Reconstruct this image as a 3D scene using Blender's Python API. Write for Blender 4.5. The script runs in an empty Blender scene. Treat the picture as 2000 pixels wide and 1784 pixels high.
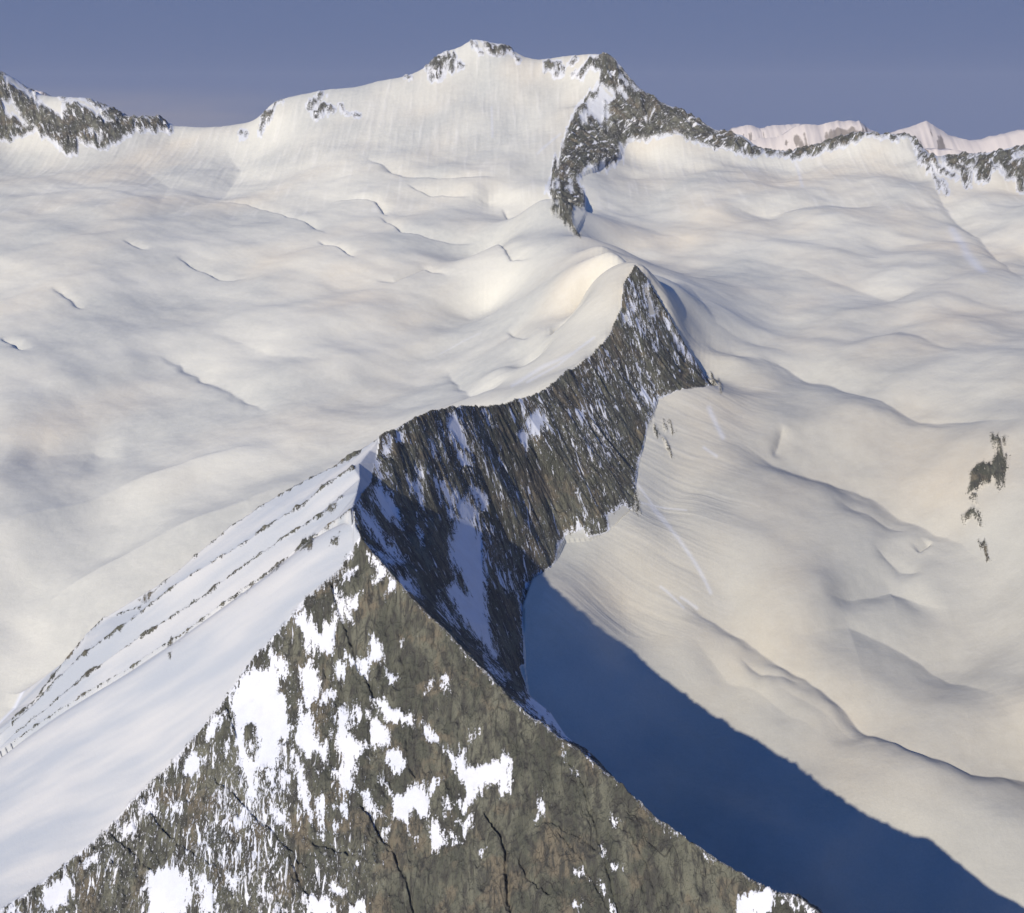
import bpy, math
import numpy as np
from mathutils import Vector
from mathutils.geometry import delaunay_2d_cdt

Q = 1.0            # mesh density multiplier
# ------------------------------------------------------------------ camera, world, sun
F_PX = 2200.0
PITCH = math.atan((892 - 225) / F_PX)
SUN_AZ, SUN_EL = math.radians(35), math.radians(25)   # light travels towards +x/+y
sc = bpy.context.scene
cam_d = bpy.data.cameras.new("camera")
cam = bpy.data.objects.new("camera", cam_d)
sc.collection.objects.link(cam)
cam_d.sensor_width = 36.0
cam_d.lens = 36.0 * F_PX / 2000.0
cam_d.clip_start = 1.0
cam_d.clip_end = 200000.0
cam.location = (0, 0, 0)
cam.rotation_euler = (math.pi / 2 - PITCH, 0, 0)
sc.camera = cam
sc.view_settings.view_transform = 'Standard'
sc.view_settings.look = 'None'
sc.view_settings.gamma = 1
sc.view_settings.exposure = 0.0
sc.cycles.max_bounces = 3
sc.cycles.diffuse_bounces = 2
sc.cycles.volume_bounces = 0

world = bpy.data.worlds.new("World")
sc.world = world
world.use_nodes = True
wn = world.node_tree
wn.nodes.clear()
wo = wn.nodes.new('ShaderNodeOutputWorld')
bg = wn.nodes.new('ShaderNodeBackground')
sky = wn.nodes.new('ShaderNodeTexSky')
sky.sky_type = 'NISHITA'
sky.sun_disc = False
sky.sun_elevation = SUN_EL
sky.sun_rotation = math.pi + SUN_AZ
sky.altitude = 3500
sky.air_density = 1.0
sky.dust_density = 0.3
sky.ozone_density = 3.0
SKY_STR = 0.115; SKY_TINT = (0.20, 0.78, 1.52, 1)
bg.inputs['Strength'].default_value = SKY_STR
tint = wn.nodes.new('ShaderNodeMix'); tint.data_type = 'RGBA'; tint.blend_type = 'MULTIPLY'
tint.inputs['Factor'].default_value = 1.0
tint.inputs['B'].default_value = SKY_TINT
wn.links.new(sky.outputs[0], tint.inputs['A'])
# low sky: an even grey-violet band of distant dusty air
tco = wn.nodes.new('ShaderNodeTexCoord'); sep = wn.nodes.new('ShaderNodeSeparateXYZ'); wn.links.new(tco.outputs['Generated'], sep.inputs[0])
mr = wn.nodes.new('ShaderNodeMapRange'); wn.links.new(sep.outputs['Z'], mr.inputs['Value'])
mr.inputs['From Min'].default_value = .12; mr.inputs['From Max'].default_value = .45; mr.inputs['To Min'].default_value = 1; mr.inputs['To Max'].default_value = 0
low = wn.nodes.new('ShaderNodeMix'); low.data_type = 'RGBA'
wn.links.new(mr.outputs[0], low.inputs['Factor']); wn.links.new(tint.outputs['Result'], low.inputs['A'])
# faint veil of cloud just above the far saddle
cn = wn.nodes.new('ShaderNodeTexNoise'); cmap = wn.nodes.new('ShaderNodeMapping'); cmap.inputs['Scale'].default_value = (3, 3, 30)
wn.links.new(tco.outputs['Generated'], cmap.inputs['Vector']); wn.links.new(cmap.outputs[0], cn.inputs['Vector']); cn.inputs['Scale'].default_value = 3; cn.inputs['Detail'].default_value = 5
cz = wn.nodes.new('ShaderNodeMapRange'); wn.links.new(sep.outputs['Z'], cz.inputs['Value'])
cz.inputs['From Min'].default_value = .026; cz.inputs['From Max'].default_value = .006; cz.inputs['To Min'].default_value = 0; cz.inputs['To Max'].default_value = .9; cz.interpolation_type = 'SMOOTHSTEP'
cm = wn.nodes.new('ShaderNodeMath'); cm.operation = 'MULTIPLY'; wn.links.new(cz.outputs[0], cm.inputs[0]); wn.links.new(cn.outputs['Fac'], cm.inputs[1])
cx_ = wn.nodes.new('ShaderNodeMapRange'); cx_.interpolation_type = 'SMOOTHSTEP'; wn.links.new(sep.outputs['X'], cx_.inputs['Value']); cx_.inputs['From Min'].default_value = -.14; cx_.inputs['From Max'].default_value = -.28
cm2 = wn.nodes.new('ShaderNodeMath'); cm2.operation = 'MULTIPLY'; wn.links.new(cm.outputs[0], cm2.inputs[0]); wn.links.new(cx_.outputs[0], cm2.inputs[1]); cm = cm2
veil = wn.nodes.new('ShaderNodeMix'); veil.data_type = 'RGBA'; wn.links.new(cm.outputs[0], veil.inputs['Factor'])
veil.inputs['A'].default_value = tuple(c / SKY_STR for c in (.120, .168, .32)) + (1,); veil.inputs['B'].default_value = tuple(c / SKY_STR for c in (.30, .29, .34)) + (1,)
wn.links.new(veil.outputs['Result'], low.inputs['B'])
wn.links.new(low.outputs['Result'], bg.inputs['Color'])
wn.links.new(bg.outputs[0], wo.inputs['Surface'])

sun_d = bpy.data.lights.new("sun", 'SUN')
sun = bpy.data.objects.new("sun", sun_d)
sc.collection.objects.link(sun)
sun_d.energy = 4.7
sun_d.angle = math.radians(0.53)
sun_d.color = (1.0, 0.93, 0.82)
S = Vector((math.sin(SUN_AZ) * math.cos(SUN_EL), math.cos(SUN_AZ) * math.cos(SUN_EL), -math.sin(SUN_EL)))
sun.rotation_euler = S.to_track_quat('-Z', 'Y').to_euler()

# ------------------------------------------------------------------ helpers: rays, noise
CP, SP = math.cos(PITCH), math.sin(PITCH)
def ray(u, v):
    x = (u - 1000) / F_PX; up = (892 - v) / F_PX; k = CP + up * SP
    return (x / k, (-SP + up * CP) / k)
def pt(u, v, Y):
    a, s = ray(u, v)
    return (a * Y, Y, s * Y)
def to_px(x, y, z):
    fw = y * CP - z * SP; up = y * SP + z * CP
    return 1000 + F_PX * x / fw, 892 - F_PX * up / fw

def _h(ix, iy, seed):
    h = (ix.astype(np.uint32) * np.uint32(374761393) + iy.astype(np.uint32) * np.uint32(668265263)
         + np.uint32((seed * 362437 + 97) & 0xffffffff))
    h = (h ^ (h >> np.uint32(13))) * np.uint32(1274126177)
    h = h ^ (h >> np.uint32(16))
    return h.astype(np.float32) * np.float32(2 * math.pi / 4294967296.0)
def perlin(x, y, seed=0):
    x = x.astype(np.float32); y = y.astype(np.float32)
    fx = np.floor(x); fy = np.floor(y)
    ix = fx.astype(np.int32); iy = fy.astype(np.int32)
    x = x - fx; y = y - fy
    w = x * x * x * (x * (x * 6 - 15) + 10); t = y * y * y * (y * (y * 6 - 15) + 10)
    def g(a, b):
        an = _h(ix + a, iy + b, seed)
        return np.cos(an) * (x - a) + np.sin(an) * (y - b)
    n0 = g(0, 0); n0 += w * (g(1, 0) - n0)
    n1 = g(0, 1); n1 += w * (g(1, 1) - n1)
    return (n0 + t * (n1 - n0)) * 1.5
def fbm(x, y, octs=4, seed=0, gain=.5, ridged=False):
    r = 0; a = 1.0; tot = 0
    for i in range(octs):
        n = perlin(x * 2 ** i + 17.3 * i, y * 2 ** i - 9.1 * i, seed + i * 7)
        if ridged: n = 1 - 2 * np.abs(n)
        r = r + a * n; tot += a; a *= gain
    return r / tot
def sstep(a, b, x):
    t = np.clip((x - a) / (b - a), 0, 1)
    return t * t * (3 - 2 * t)

# ------------------------------------------------------------------ glacier base surface (thin-plate spline)
GV = [300, 350, 400, 500, 600, 700, 800, 900, 1000, 1100, 1200, 1300, 1400, 1500, 1600, 1700, 1784, 2000]
GR = [2720, 2500, 2330, 2040, 1770, 1530, 1385, 1281, 1196, 1119, 1050, 987, 930, 877, 829, 785, 749, 680]
GL = [2680, 2500, 2350, 2070, 1850, 1670, 1520, 1395, 1290, 1207, 1132, 1065, 1003, 946, 895, 850, 815, 740]
ctrl = []
def G_(u, v, Y): ctrl.append(pt(u, v, Y))
for v in (400, 500, 600, 700, 800, 900, 1000, 1100, 1200, 1300, 1400, 1500, 1650, 1784, 2000):
    for u in (-500, -250, 0, 170, 340, 500, 650, 800, 950, 1060):
        lim = {400: 1000, 500: 1020, 600: 1000, 700: 900, 800: 760, 900: 600, 1000: 480}.get(v, 400 - (v - 1000) * .3)
        if u > lim: continue
        G_(u, v, np.interp(v, GV, GL) * (1 + .012 * math.sin(u * .011 + v * .006)))
for v in (350, 400, 500, 600, 700, 800, 900, 1000, 1100, 1200, 1300, 1400, 1500, 1600, 1700, 1784, 2000):
    for u in (1220, 1350, 1500, 1650, 1800, 1950, 2120, 2350, 2600):
        lo = {350: 1250, 400: 1200, 500: 1340, 600: 1400, 700: 1450, 800: 1400, 900: 1350, 1000: 1340, 1100: 1240, 1200: 1200, 1300: 1200, 1400: 1340, 1500: 1400, 1600: 1600, 1700: 1780, 1784: 1900}.get(v, 1900)
        if u < lo: continue
        k = 1 + .012 * math.sin(u * .009 - v * .008)
        if u > 1850 and v < 1500: k -= .05 * (u - 1850) / 270      # ground rises towards the right-hand spur
        G_(u, v, np.interp(v, GV, GR) * k)
# talus foot under the rock wall
for (u, v, k) in ((1385, 775, .985), (1300, 800, .985), (1275, 880, .985), (1255, 960, .985), (1235, 1030, .98), (1160, 1075, .98), (1090, 1110, .975),
                  (1300, 1000, .995), (1400, 1150, 1.0), (1050, 1180, .965), (1040, 1340, .97), (1150, 1220, .985), (1180, 1380, .99), (1300, 1480, 1.0), (1450, 1600, 1.0),
                  (1600, 1700, 1.0), (1200, 500, 1.0)):
    G_(u, v, np.interp(v, GV, GR) * k)
# left side of the middle ridge
for (u, v, Y) in ((960, 765, 1450), (1040, 715, 1510), (1100, 665, 1570), (1160, 600, 1660), (1205, 540, 1760), (1190, 500, 1860), (1130, 465, 2000), (1060, 420, 2200), (1060, 350, 2420), (1080, 280, 2600), (1120, 210, 2750)):
    G_(u, v, Y)
CREST_G = [(930, 797, 1145), (975, 793, 1180), (1010, 780, 1212), (1060, 765, 1250), (1100, 730, 1300), (1150, 700, 1355), (1190, 655, 1415), (1213, 605, 1465), (1217, 560, 1502), (1240, 521, 1540),
           (1225, 515, 1590), (1205, 497, 1680), (1180, 482, 1790), (1140, 460, 1940), (1112, 436, 2060), (1090, 405, 2200), (1080, 365, 2360), (1092, 310, 2510), (1112, 260, 2640), (1140, 208, 2760)]
for (u, v, Y, dz) in ((1275, 570, 1533, -2), (1300, 612, 1525, -2), (1340, 680, 1511, -2), (1375, 735, 1498, -2), (1330, 560, 1640, 0), (1390, 640, 1590, 0), (1440, 700, 1530, 0)):
    x, y, z = pt(u, v, Y); ctrl.append((x, y, z + dz))
# skylines
SKY = [(-500, 215, 2600), (-350, 120, 2800), (-200, 190, 2850), (-90, 150, 2900), (0, 141, 2950), (22, 152, 2950), (60, 178, 2950), (110, 190, 2950), (175, 194, 2950), (225, 214, 2950), (262, 231, 2940),
       (300, 226, 2930), (326, 243, 2920), (365, 247, 2920), (420, 247, 2930), (470, 242, 2930), (505, 232, 2930), (530, 205, 2930), (560, 192, 2940), (600, 184, 2950),
       (640, 177, 2960), (690, 172, 2970), (740, 160, 2990), (790, 151, 3000), (830, 134, 3020), (860, 107, 3030), (895, 95, 3040), (925, 78, 3050), (950, 82, 3050), (1000, 97, 3050), (1018, 114, 3050), (1045, 124, 3050),
       (1090, 122, 3040), (1140, 117, 3000), (1165, 109, 2950), (1183, 108, 2900), (1205, 124, 2890), (1225, 150, 2870), (1250, 178, 2850), (1300, 208, 2830), (1350, 228, 2810), (1392, 256, 2790), (1420, 263, 2770),
       (1450, 266, 2760), (1480, 292, 2750), (1520, 300, 2740), (1560, 292, 2740), (1600, 281, 2740), (1650, 264, 2740), (1700, 257, 2740), (1735, 266, 2740), (1775, 264, 2720), (1800, 292, 2680), (1812, 306, 2600),
       (1850, 308, 2620), (1890, 304, 2640), (1930, 303, 2650), (1970, 292, 2660), (2010, 290, 2660), (2080, 285, 2650), (2200, 300, 2600), (2400, 310, 2500), (2600, 350, 2400)]
for (u, v, Y) in SKY:
    x, y, z = pt(u, v, Y)
    ctrl.append((x, y, z))
for (u, v, Y) in SKY[::2]:
    x, y, z = pt(u, v, Y)
    ctrl.append((x * 1.06, y + 170, z - 130)); ctrl.append((x * 1.15, y + 450, z - 300))
# slopes under the skylines
for (u, v, Y) in ((0, 275, 2800), (120, 300, 2760), (230, 275, 2800), (330, 275, 2840), (420, 275, 2830), (60, 350, 2560), (200, 350, 2560), (350, 340, 2620), (500, 280, 2790), (500, 340, 2600),
                  (640, 230, 2800), (640, 290, 2640), (780, 200, 2850), (780, 280, 2640), (850, 170, 2890), (930, 150, 2910), (930, 220, 2760), (930, 300, 2580), (1020, 180, 2850), (1020, 260, 2680), (1020, 340, 2450),
                  (1100, 160, 2880), (640, 350, 2480), (800, 350, 2450),
                  (1230, 300, 2680), (1310, 275, 2700), (1400, 300, 2690), (1480, 318, 2680), (1560, 320, 2660), (1650, 310, 2640), (1720, 300, 2650), (1780, 310, 2620), (1830, 370, 2440), (1900, 370, 2460), (1980, 380, 2440), (2080, 350, 2480), (1920, 470, 2150), (2020, 500, 2060)):
    G_(u, v, Y)
def tps_phi(r2): return np.where(r2 > 0, r2 * np.log(np.maximum(r2, 1e-12)), 0) * .5
def fit(C):
    global CX, CY, CZ, W, n
    C = np.array(C); CX = C[:, 0] / 1000; CY = C[:, 1] / 1000; CZ = C[:, 2]; n = len(CX)
    A = np.zeros((n + 3, n + 3))
    A[:n, :n] = tps_phi((CX[:, None] - CX) ** 2 + (CY[:, None] - CY) ** 2) + np.eye(n) * 1e-5
    A[:n, n] = 1; A[:n, n + 1] = CX; A[:n, n + 2] = CY; A[n:, :n] = A[:n, n:].T
    W = np.linalg.solve(A, np.concatenate([CZ, [0, 0, 0]]))
def G_eval(x, y):
    x = np.asarray(x, float).ravel() / 1000; y = np.asarray(y, float).ravel() / 1000
    out = W[n] + W[n + 1] * x + W[n + 2] * y
    for i in range(0, len(x), 4000):
        sl = slice(i, i + 4000)
        out[sl] += tps_phi((x[sl, None] - CX) ** 2 + (y[sl, None] - CY) ** 2) @ W[:n]
    return out
fit(ctrl)
# lift the sheet to the middle crest, locally: profile points across the crest between crest height and the first fit
CW = [pt(*p) for p in CREST_G]
extra = []
for q_ in range(len(CW)):
    a = np.array(CW[max(q_ - 1, 0)]); b = np.array(CW[min(q_ + 1, len(CW) - 1)]); c = np.array(CW[q_])
    t = (b - a)[:2]; t /= np.hypot(*t); nr = np.array([t[1], -t[0]])          # to the right of the crest
    wide = np.interp(c[1], [1150, 1500, 1650, 2000, 2700], [.8, 1.0, 1.2, 1.4, 1.7])
    extra.append((c[0], c[1], c[2] - 2))
    for off, m_ in (((-22, .38), (-50, .75), (-95, 1.0)) if c[1] < 1280 else ((-20, .13), (-50, .33), (-95, .58), (-160, .82), (-240, 1.0))) + ((18, .40), (45, .85), (80, 1.0)):
        x, y = c[:2] + nr * off * wide
        g0 = float(G_eval([x], [y])[0])
        if off > 0 and c[1] > 2060: continue
        extra.append((x, y, min(c[2] - 2, g0 + 60) * (1 - m_) + g0 * m_))
fit(ctrl + extra)

# ------------------------------------------------------------------ ridged massifs (triangulated facets)
class Tin:
    def __init__(s): s.P = []; s.E = []
    def line(s, pts, kind='px', close=False):
        ids = []
        for p in pts:
            if isinstance(p, int): ids.append(p); continue
            q = pt(*p) if kind == 'px' else tuple(p)
            if kind == 'g': q = (p[0], p[1], float(G_eval([p[0]], [p[1]])[0]) - 4 + p[2])
            s.P.append(q); ids.append(len(s.P) - 1)
        s.E += [(a, b) for a, b in zip(ids, ids[1:])]
        if close: s.E.append((ids[-1], ids[0]))
        return ids
    def build(s):
        r = delaunay_2d_cdt([Vector((p[0], p[1])) for p in s.P], s.E, [], 0, 1e-4, True)
        V, _, T, ov = r[0], r[1], r[2], r[3]
        Z = []
        for v, o in zip(V, ov):
            if len(o): Z.append(s.P[o[0]][2])
            else:      # crossing of two constraint lines: nearest given points
                d = sorted((math.hypot(v.x - p[0], v.y - p[1]), p[2]) for p in s.P)[:2]
                Z.append(sum(q[1] for q in d) / 2)
        s.V = np.array([(v.x, v.y) for v in V]); s.Z = np.array(Z)
        bp = [s.P[i][:2] for i in s.bound]
        def ins(x, y):
            c = False
            for (ax, ay), (bx, by) in zip(bp, bp[1:] + bp[:1]):
                if (ay > y) != (by > y) and x < (bx - ax) * (y - ay) / (by - ay) + ax: c = not c
            return c
        s.T = [t for t in T if ins(*s.V[list(t)].mean(0))]
    def raster(s, X, Yr):
        """X: (rows, cols), Yr: (rows,) -> heights, -1e9 outside"""
        out = np.full(X.shape, -1e9)
        acol = X[-1] / Yr[-1]
        for t in s.T:
            p = s.V[list(t)]; z = s.Z[list(t)]
            r0, r1 = np.searchsorted(Yr, [p[:, 1].min(), p[:, 1].max()])
            if r1 <= r0: continue
            al = p[:, 0] / p[:, 1]
            c0, c1 = np.searchsorted(acol, [al.min(), al.max()])
            c0 = max(c0 - 1, 0); c1 = min(c1 + 1, X.shape[1])
            if c1 <= c0: continue
            x = X[r0:r1, c0:c1]; y = np.broadcast_to(Yr[r0:r1, None], x.shape)
            d = (p[1, 1] - p[2, 1]) * (p[0, 0] - p[2, 0]) + (p[2, 0] - p[1, 0]) * (p[0, 1] - p[2, 1])
            if abs(d) < 1e-9: continue
            l0 = ((p[1, 1] - p[2, 1]) * (x - p[2, 0]) + (p[2, 0] - p[1, 0]) * (y - p[2, 1])) / d
            l1 = ((p[2, 1] - p[0, 1]) * (x - p[2, 0]) + (p[0, 0] - p[2, 0]) * (y - p[2, 1])) / d
            l2 = 1 - l0 - l1
            m = (l0 >= -1e-6) & (l1 >= -1e-6) & (l2 >= -1e-6)
            zz = l0 * z[0] + l1 * z[1] + l2 * z[2]
            o = out[r0:r1, c0:c1]
            o[m] = zz[m]
        return out

near = Tin()
A2, A1, AR = 0, 1, 2
near.P = [pt(742, 853, 1000), pt(685, 996, 862), pt(706, 1056, 843)]
near.line([A2, (722, 880, 986), (702, 905, 955), (703, 935, 930), (697, 962, 902), A1, (693, 1028, 852), AR])
ARETE = [(745, 1100, 822), (790, 1155, 800), (815, 1185, 790), (870, 1230, 770), (905, 1270, 755), (950, 1315, 736), (1000, 1370, 712), (1060, 1420, 688), (1100, 1450, 672), (1150, 1480, 656),
         (1200, 1520, 634), (1280, 1595, 600), (1350, 1645, 582), (1440, 1700, 563), (1515, 1738, 550), (1600, 1784, 538)]
ra = near.line([AR] + ARETE)
r2 = near.line([ra[-1], (1760, 1870, 540), (2000, 2000, 510)])[-1]
LAR = [(670, 1120, 836), (590, 1182, 826), (545, 1240, 819), (500, 1290, 813), (435, 1380, 804), (370, 1462, 795), (280, 1555, 786), (190, 1645, 770), (130, 1700, 760), (60, 1750, 750), (0, 1788, 742)]
la = near.line([AR] + LAR)
l2 = near.line([la[-1], (-140, 1890, 725), (-300, 2000, 705)])[-1]
bot = near.line([l2, (-420, 560, -760), (-150, 480, -760), (100, 420, -680), r2], 'xyz') if False else None
def plane_z(x, y):
    a = np.array(near.P[la[-1]]); b = np.array(near.P[ra[-1]]); c = np.array(near.P[AR]); nn_ = np.cross(a - c, b - c)
    return c[2] - (nn_[0] * (x - c[0]) + nn_[1] * (y - c[1])) / nn_[2] - 6
bt = [l2]
for (x, y) in ((-420, 520), (-200, 430), (50, 380), (230, 400)):
    near.P.append((x, y, plane_z(x, y))); bt.append(len(near.P) - 1)
bt.append(r2); near.line(bt)
# ribs on the snowy flank
def rib(start, pts, k0, k1):
    return near.line(([start] if start is not None else []) + [(u, v, Y_ * np.interp(u, (0, 690), (k0, k1))) for u, v, Y_ in pts])
ribd = rib(A1, [(640, 1029, 793), (605, 1056, 788), (574, 1079, 784), (542, 1106, 780), (455, 1168, 768), (402, 1205, 761), (350, 1243, 754), (290, 1281, 746), (255, 1306, 742), (175, 1351, 736), (91, 1405, 728), (21, 1453, 722), (-60, 1510, 712), (-300, 1680, 690)], 1.235, 1.08)
d2 = ribd[-1]
ribc = rib(None, [(668, 972, 835), (637, 1001, 832), (602, 1021, 829), (556, 1050, 825), (490, 1096, 820), (437, 1134, 816), (370, 1183, 811), (297, 1230, 806), (228, 1275, 802), (160, 1325, 798), (90, 1385, 790), (20, 1440, 782)], 1.185, 1.09)
ribb = rib(None, [(690, 914, 880), (630, 952, 876), (591, 987, 872), (518, 1030, 868), (483, 1058, 866), (441, 1083, 863), (378, 1120, 860), (340, 1146, 858), (285, 1188, 855), (228, 1232, 851), (157, 1283, 846), (120, 1318, 840), (66, 1376, 830), (0, 1434, 820)], 1.165, 1.075)
riba = rib(A2, [(700, 884, 909), (650, 913, 911), (595, 938, 912), (518, 984, 914), (455, 1026, 915), (402, 1068, 915), (346, 1117, 914), (318, 1138, 913), (273, 1187, 905), (200, 1210, 915), (168, 1241, 905), (122, 1296, 890), (66, 1370, 870), (0, 1425, 855), (-100, 1500, 840)], 1.135, 1.11)
def trough(a, b, depth, fr=.5):
    """valley line between two ribs (lists of vertex ids)"""
    pts = []
    for k in np.linspace(.08, 1, 9):
        i = k * (len(a) - 1); j = k * (len(b) - 1)
        pa = [np.interp(i, range(len(a)), [near.P[q][c] for q in a]) for c in range(3)]
        pb = [np.interp(j, range(len(b)), [near.P[q][c] for q in b]) for c in range(3)]
        p = [pa[c] * (1 - fr) + pb[c] * fr for c in range(3)]; p[2] -= depth * (.35 + .65 * math.sin(min(k * 1.3, 1) * math.pi / 2))
        pts.append(tuple(p))
    near.line(pts, 'xyz')
trough(ribd, ribc, 20, .47); trough(ribc, ribb, 18, .47); trough(ribb, riba, 18, .47)
# outer snow side of rib a down to the left glacier
og = near.line([(-700, 880, -48), (-640, 960, -48), (-560, 1060, -48), (-470, 1130, -48), (-380, 1160, -48), (-290, 1150, -48), (-210, 1140, -48), (-130, 1160, -48), (-70, 1220, -48)], 'g')
# middle ridge crest
crest = near.line([A2, (775, 842, 1020), (812, 814, 1045), (840, 806, 1070), (880, 797, 1100), (930, 797, 1145), (975, 793, 1180), (1010, 780, 1212), (1060, 765, 1250), (1100, 730, 1300), (1150, 700, 1355), (1190, 655, 1415), (1213, 605, 1465), (1217, 560, 1502), (1240, 521, 1540)])
B = crest[-1]
barr = near.line([B, (1275, 570, 1530), (1300, 612, 1522), (1340, 680, 1508), (1375, 735, 1495), (1400, 772, 1440)])
def gfoot(u, v):
    # where the sight line (u, v) meets the glacier sheet
    Ys = np.linspace(500, 2900, 2401); a, s = ray(u, v)
    g = G_eval(a * Ys, Ys); i = np.argmax(g > s * Ys)
    return (a * Ys[i], Ys[i], g[i] - 1)
foot = [barr[-1]]
for (u, v) in ((1375, 768), (1330, 770), (1285, 785), (1262, 850), (1245, 920), (1235, 1000), (1190, 1040), (1150, 1055), (1105, 1055), (1078, 1110), (1040, 1140), (1022, 1190), (1025, 1300), (1032, 1352)):
    foot.append(gfoot(u, v))
fo = near.line(foot, 'xyz')
near.line([(1040, 1364, 812), (1075, 1392, 762), (1104, 1436, 728), (1160, 1482, 690)])
og4 = near.line([(40, 870, 0), (90, 800, 0), (150, 740, 0), (210, 690, 0), (280, 640, 0), (360, 590, 0), (430, 540, 0)], 'g')
near.line([fo[-1], og4[0]]); near.line([og4[-1], r2])
# gully between near peak and middle wall (shaded couloir)
near.line([(775, 905, 988), (850, 1010, 985), (925, 1120, 975), (985, 1230, 962), (1020, 1320, 950)])
near.line([(760, 990, 945), (840, 1120, 900), (900, 1210, 880), (960, 1280, 870)])
near.E.append((og[-1], crest[5])); near.bound = bt[:-1] + [r2] + og4[::-1] + fo[::-1] + barr[1:-1][::-1] + crest[5:][::-1] + og[::-1] + [d2]
near.build()

far = Tin()
bc = far.line([(1112, 436, 2060), (1090, 405, 2200), (1080, 365, 2360), (1092, 310, 2510), (1112, 260, 2640), (1140, 208, 2760), (1170, 160, 2850), (1183, 109, 2905)])
cs_ = far.line([bc[-1], (1205, 124, 2895), (1225, 150, 2880), (1250, 178, 2865), (1300, 207, 2845), (1350, 227, 2825), (1392, 255, 2805), (1430, 264, 2780)])
ff = [gfoot(u, v) for (u, v) in ((1126, 458), (1145, 420), (1142, 385), (1135, 345), (1165, 330), (1212, 310), (1217, 285), (1250, 275), (1300, 263), (1345, 272), (1390, 290), (1430, 300))]
ff = [((p[0] + 25, p[1], 0)) if 0 else p for p in ff]
fr_ = far.line(ff, 'xyz')
far.E.append((fr_[0], bc[0]))
far.bound = bc + cs_[1:] + fr_[::-1]
far.build()

# ------------------------------------------------------------------ terrain grid
def steps(segs):
    o = []
    for a, b, d in segs: o.append(np.arange(a, b, d / Q))
    return np.concatenate(o)
Yr = steps([(250, 480, 6), (480, 560, 1.0), (560, 905, .62), (905, 1220, .9), (1220, 1560, 1.7), (1560, 2300, 4.0), (2300, 2600, 3.0), (2600, 3080, 2.2), (3080, 4200, 30)])
ac = steps([(-.95, -.57, .012), (-.57, .57, .001), (.57, .951, .012)])
NR, NC = len(Yr), len(ac)
X = Yr[:, None] * ac[None, :]
Y = np.broadcast_to(Yr[:, None], X.shape)
# glacier sheet on a coarse lattice, then interpolated
ry = np.unique(np.concatenate([np.linspace(250, 1500, 160), np.linspace(1500, 2500, 90), np.linspace(2500, 3150, 130), np.linspace(3150, 4200, 15)]))
ra_ = np.linspace(-.95, .95, 420)
GG = G_eval((ry[:, None] * ra_), np.broadcast_to(ry[:, None], (len(ry), len(ra_)))).reshape(len(ry), len(ra_))
i = np.clip(np.searchsorted(ry, Yr) - 1, 0, len(ry) - 2); w = ((Yr - ry[i]) / (ry[i + 1] - ry[i]))[:, None]
j = np.clip(np.searchsorted(ra_, ac) - 1, 0, len(ra_) - 2); q = ((ac - ra_[j]) / (ra_[j + 1] - ra_[j]))[None]
G = (GG[i][:, j] * (1 - w) + GG[i + 1][:, j] * w) * (1 - q) + (GG[i][:, j + 1] * (1 - w) + GG[i + 1][:, j + 1] * w) * q
TN = near.raster(X, Yr)
TF = far.raster(X, Yr)
def blur(a, kr, kc):
    for ax, k in ((0, kr), (1, kc)):
        if k < 1: continue
        c = np.cumsum(np.concatenate([np.zeros_like(a.take([0], ax)), a], ax), ax); n_ = a.shape[ax]
        i = np.arange(n_); lo = np.maximum(i - k, 0); hi = np.minimum(i + k + 1, n_)
        sh = [1, 1]; sh[ax] = n_
        a = (c.take(hi, ax) - c.take(lo, ax)) / (hi - lo).reshape(sh)
    return a
def snow_smooth(T, ok, kr, kc):
    """average only over cells flagged ok"""
    w_ = ok.astype(float); A_ = np.where(ok, T, 0)
    for _ in range(3): A_ = blur(A_, kr, kc); w_ = blur(w_, kr, kc)
    return np.where(ok, A_ / np.maximum(w_, 1e-6), T)
PU, PV = to_px(X, Y, np.maximum(TN, -900))
LA_ = [to_px(*near.P[i_]) for i_ in la][::-1]; RD_ = [to_px(*near.P[i_]) for i_ in ribd][::-1]
for L0, L1 in ((RD_, LA_),):
    v0 = np.interp(PU, [p[0] for p in L0], [p[1] for p in L0]); v1 = np.interp(PU, [p[0] for p in L1], [p[1] for p in L1])
    ok = (TN > -1e8) & (PU < 690) & (PV > v0) & (PV < v1) & (Y > 600)
    TN = snow_smooth(TN, ok, int(12 * Q), int(12 * Q))
def smax(a, b, k):
    h = np.maximum(k - np.abs(a - b), 0) / k
    return np.where(b < -1e8, a, np.maximum(a, b) + h * h * k * .25)
onN = (TN > G - .5) | ((TN > G - 15) & (Y > 1150)); onF = (TF > G - 15)
Z = smax(smax(G, TN, np.where((Y > 1200) | ((Y > 930) & (X < -190)), 14.0, 3.0)), TF, 16.0)

# pixel position of every vertex in the reference view: used only to look up traced outlines on the surface they lie on
PU, PV = to_px(X, Y, Z)

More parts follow.
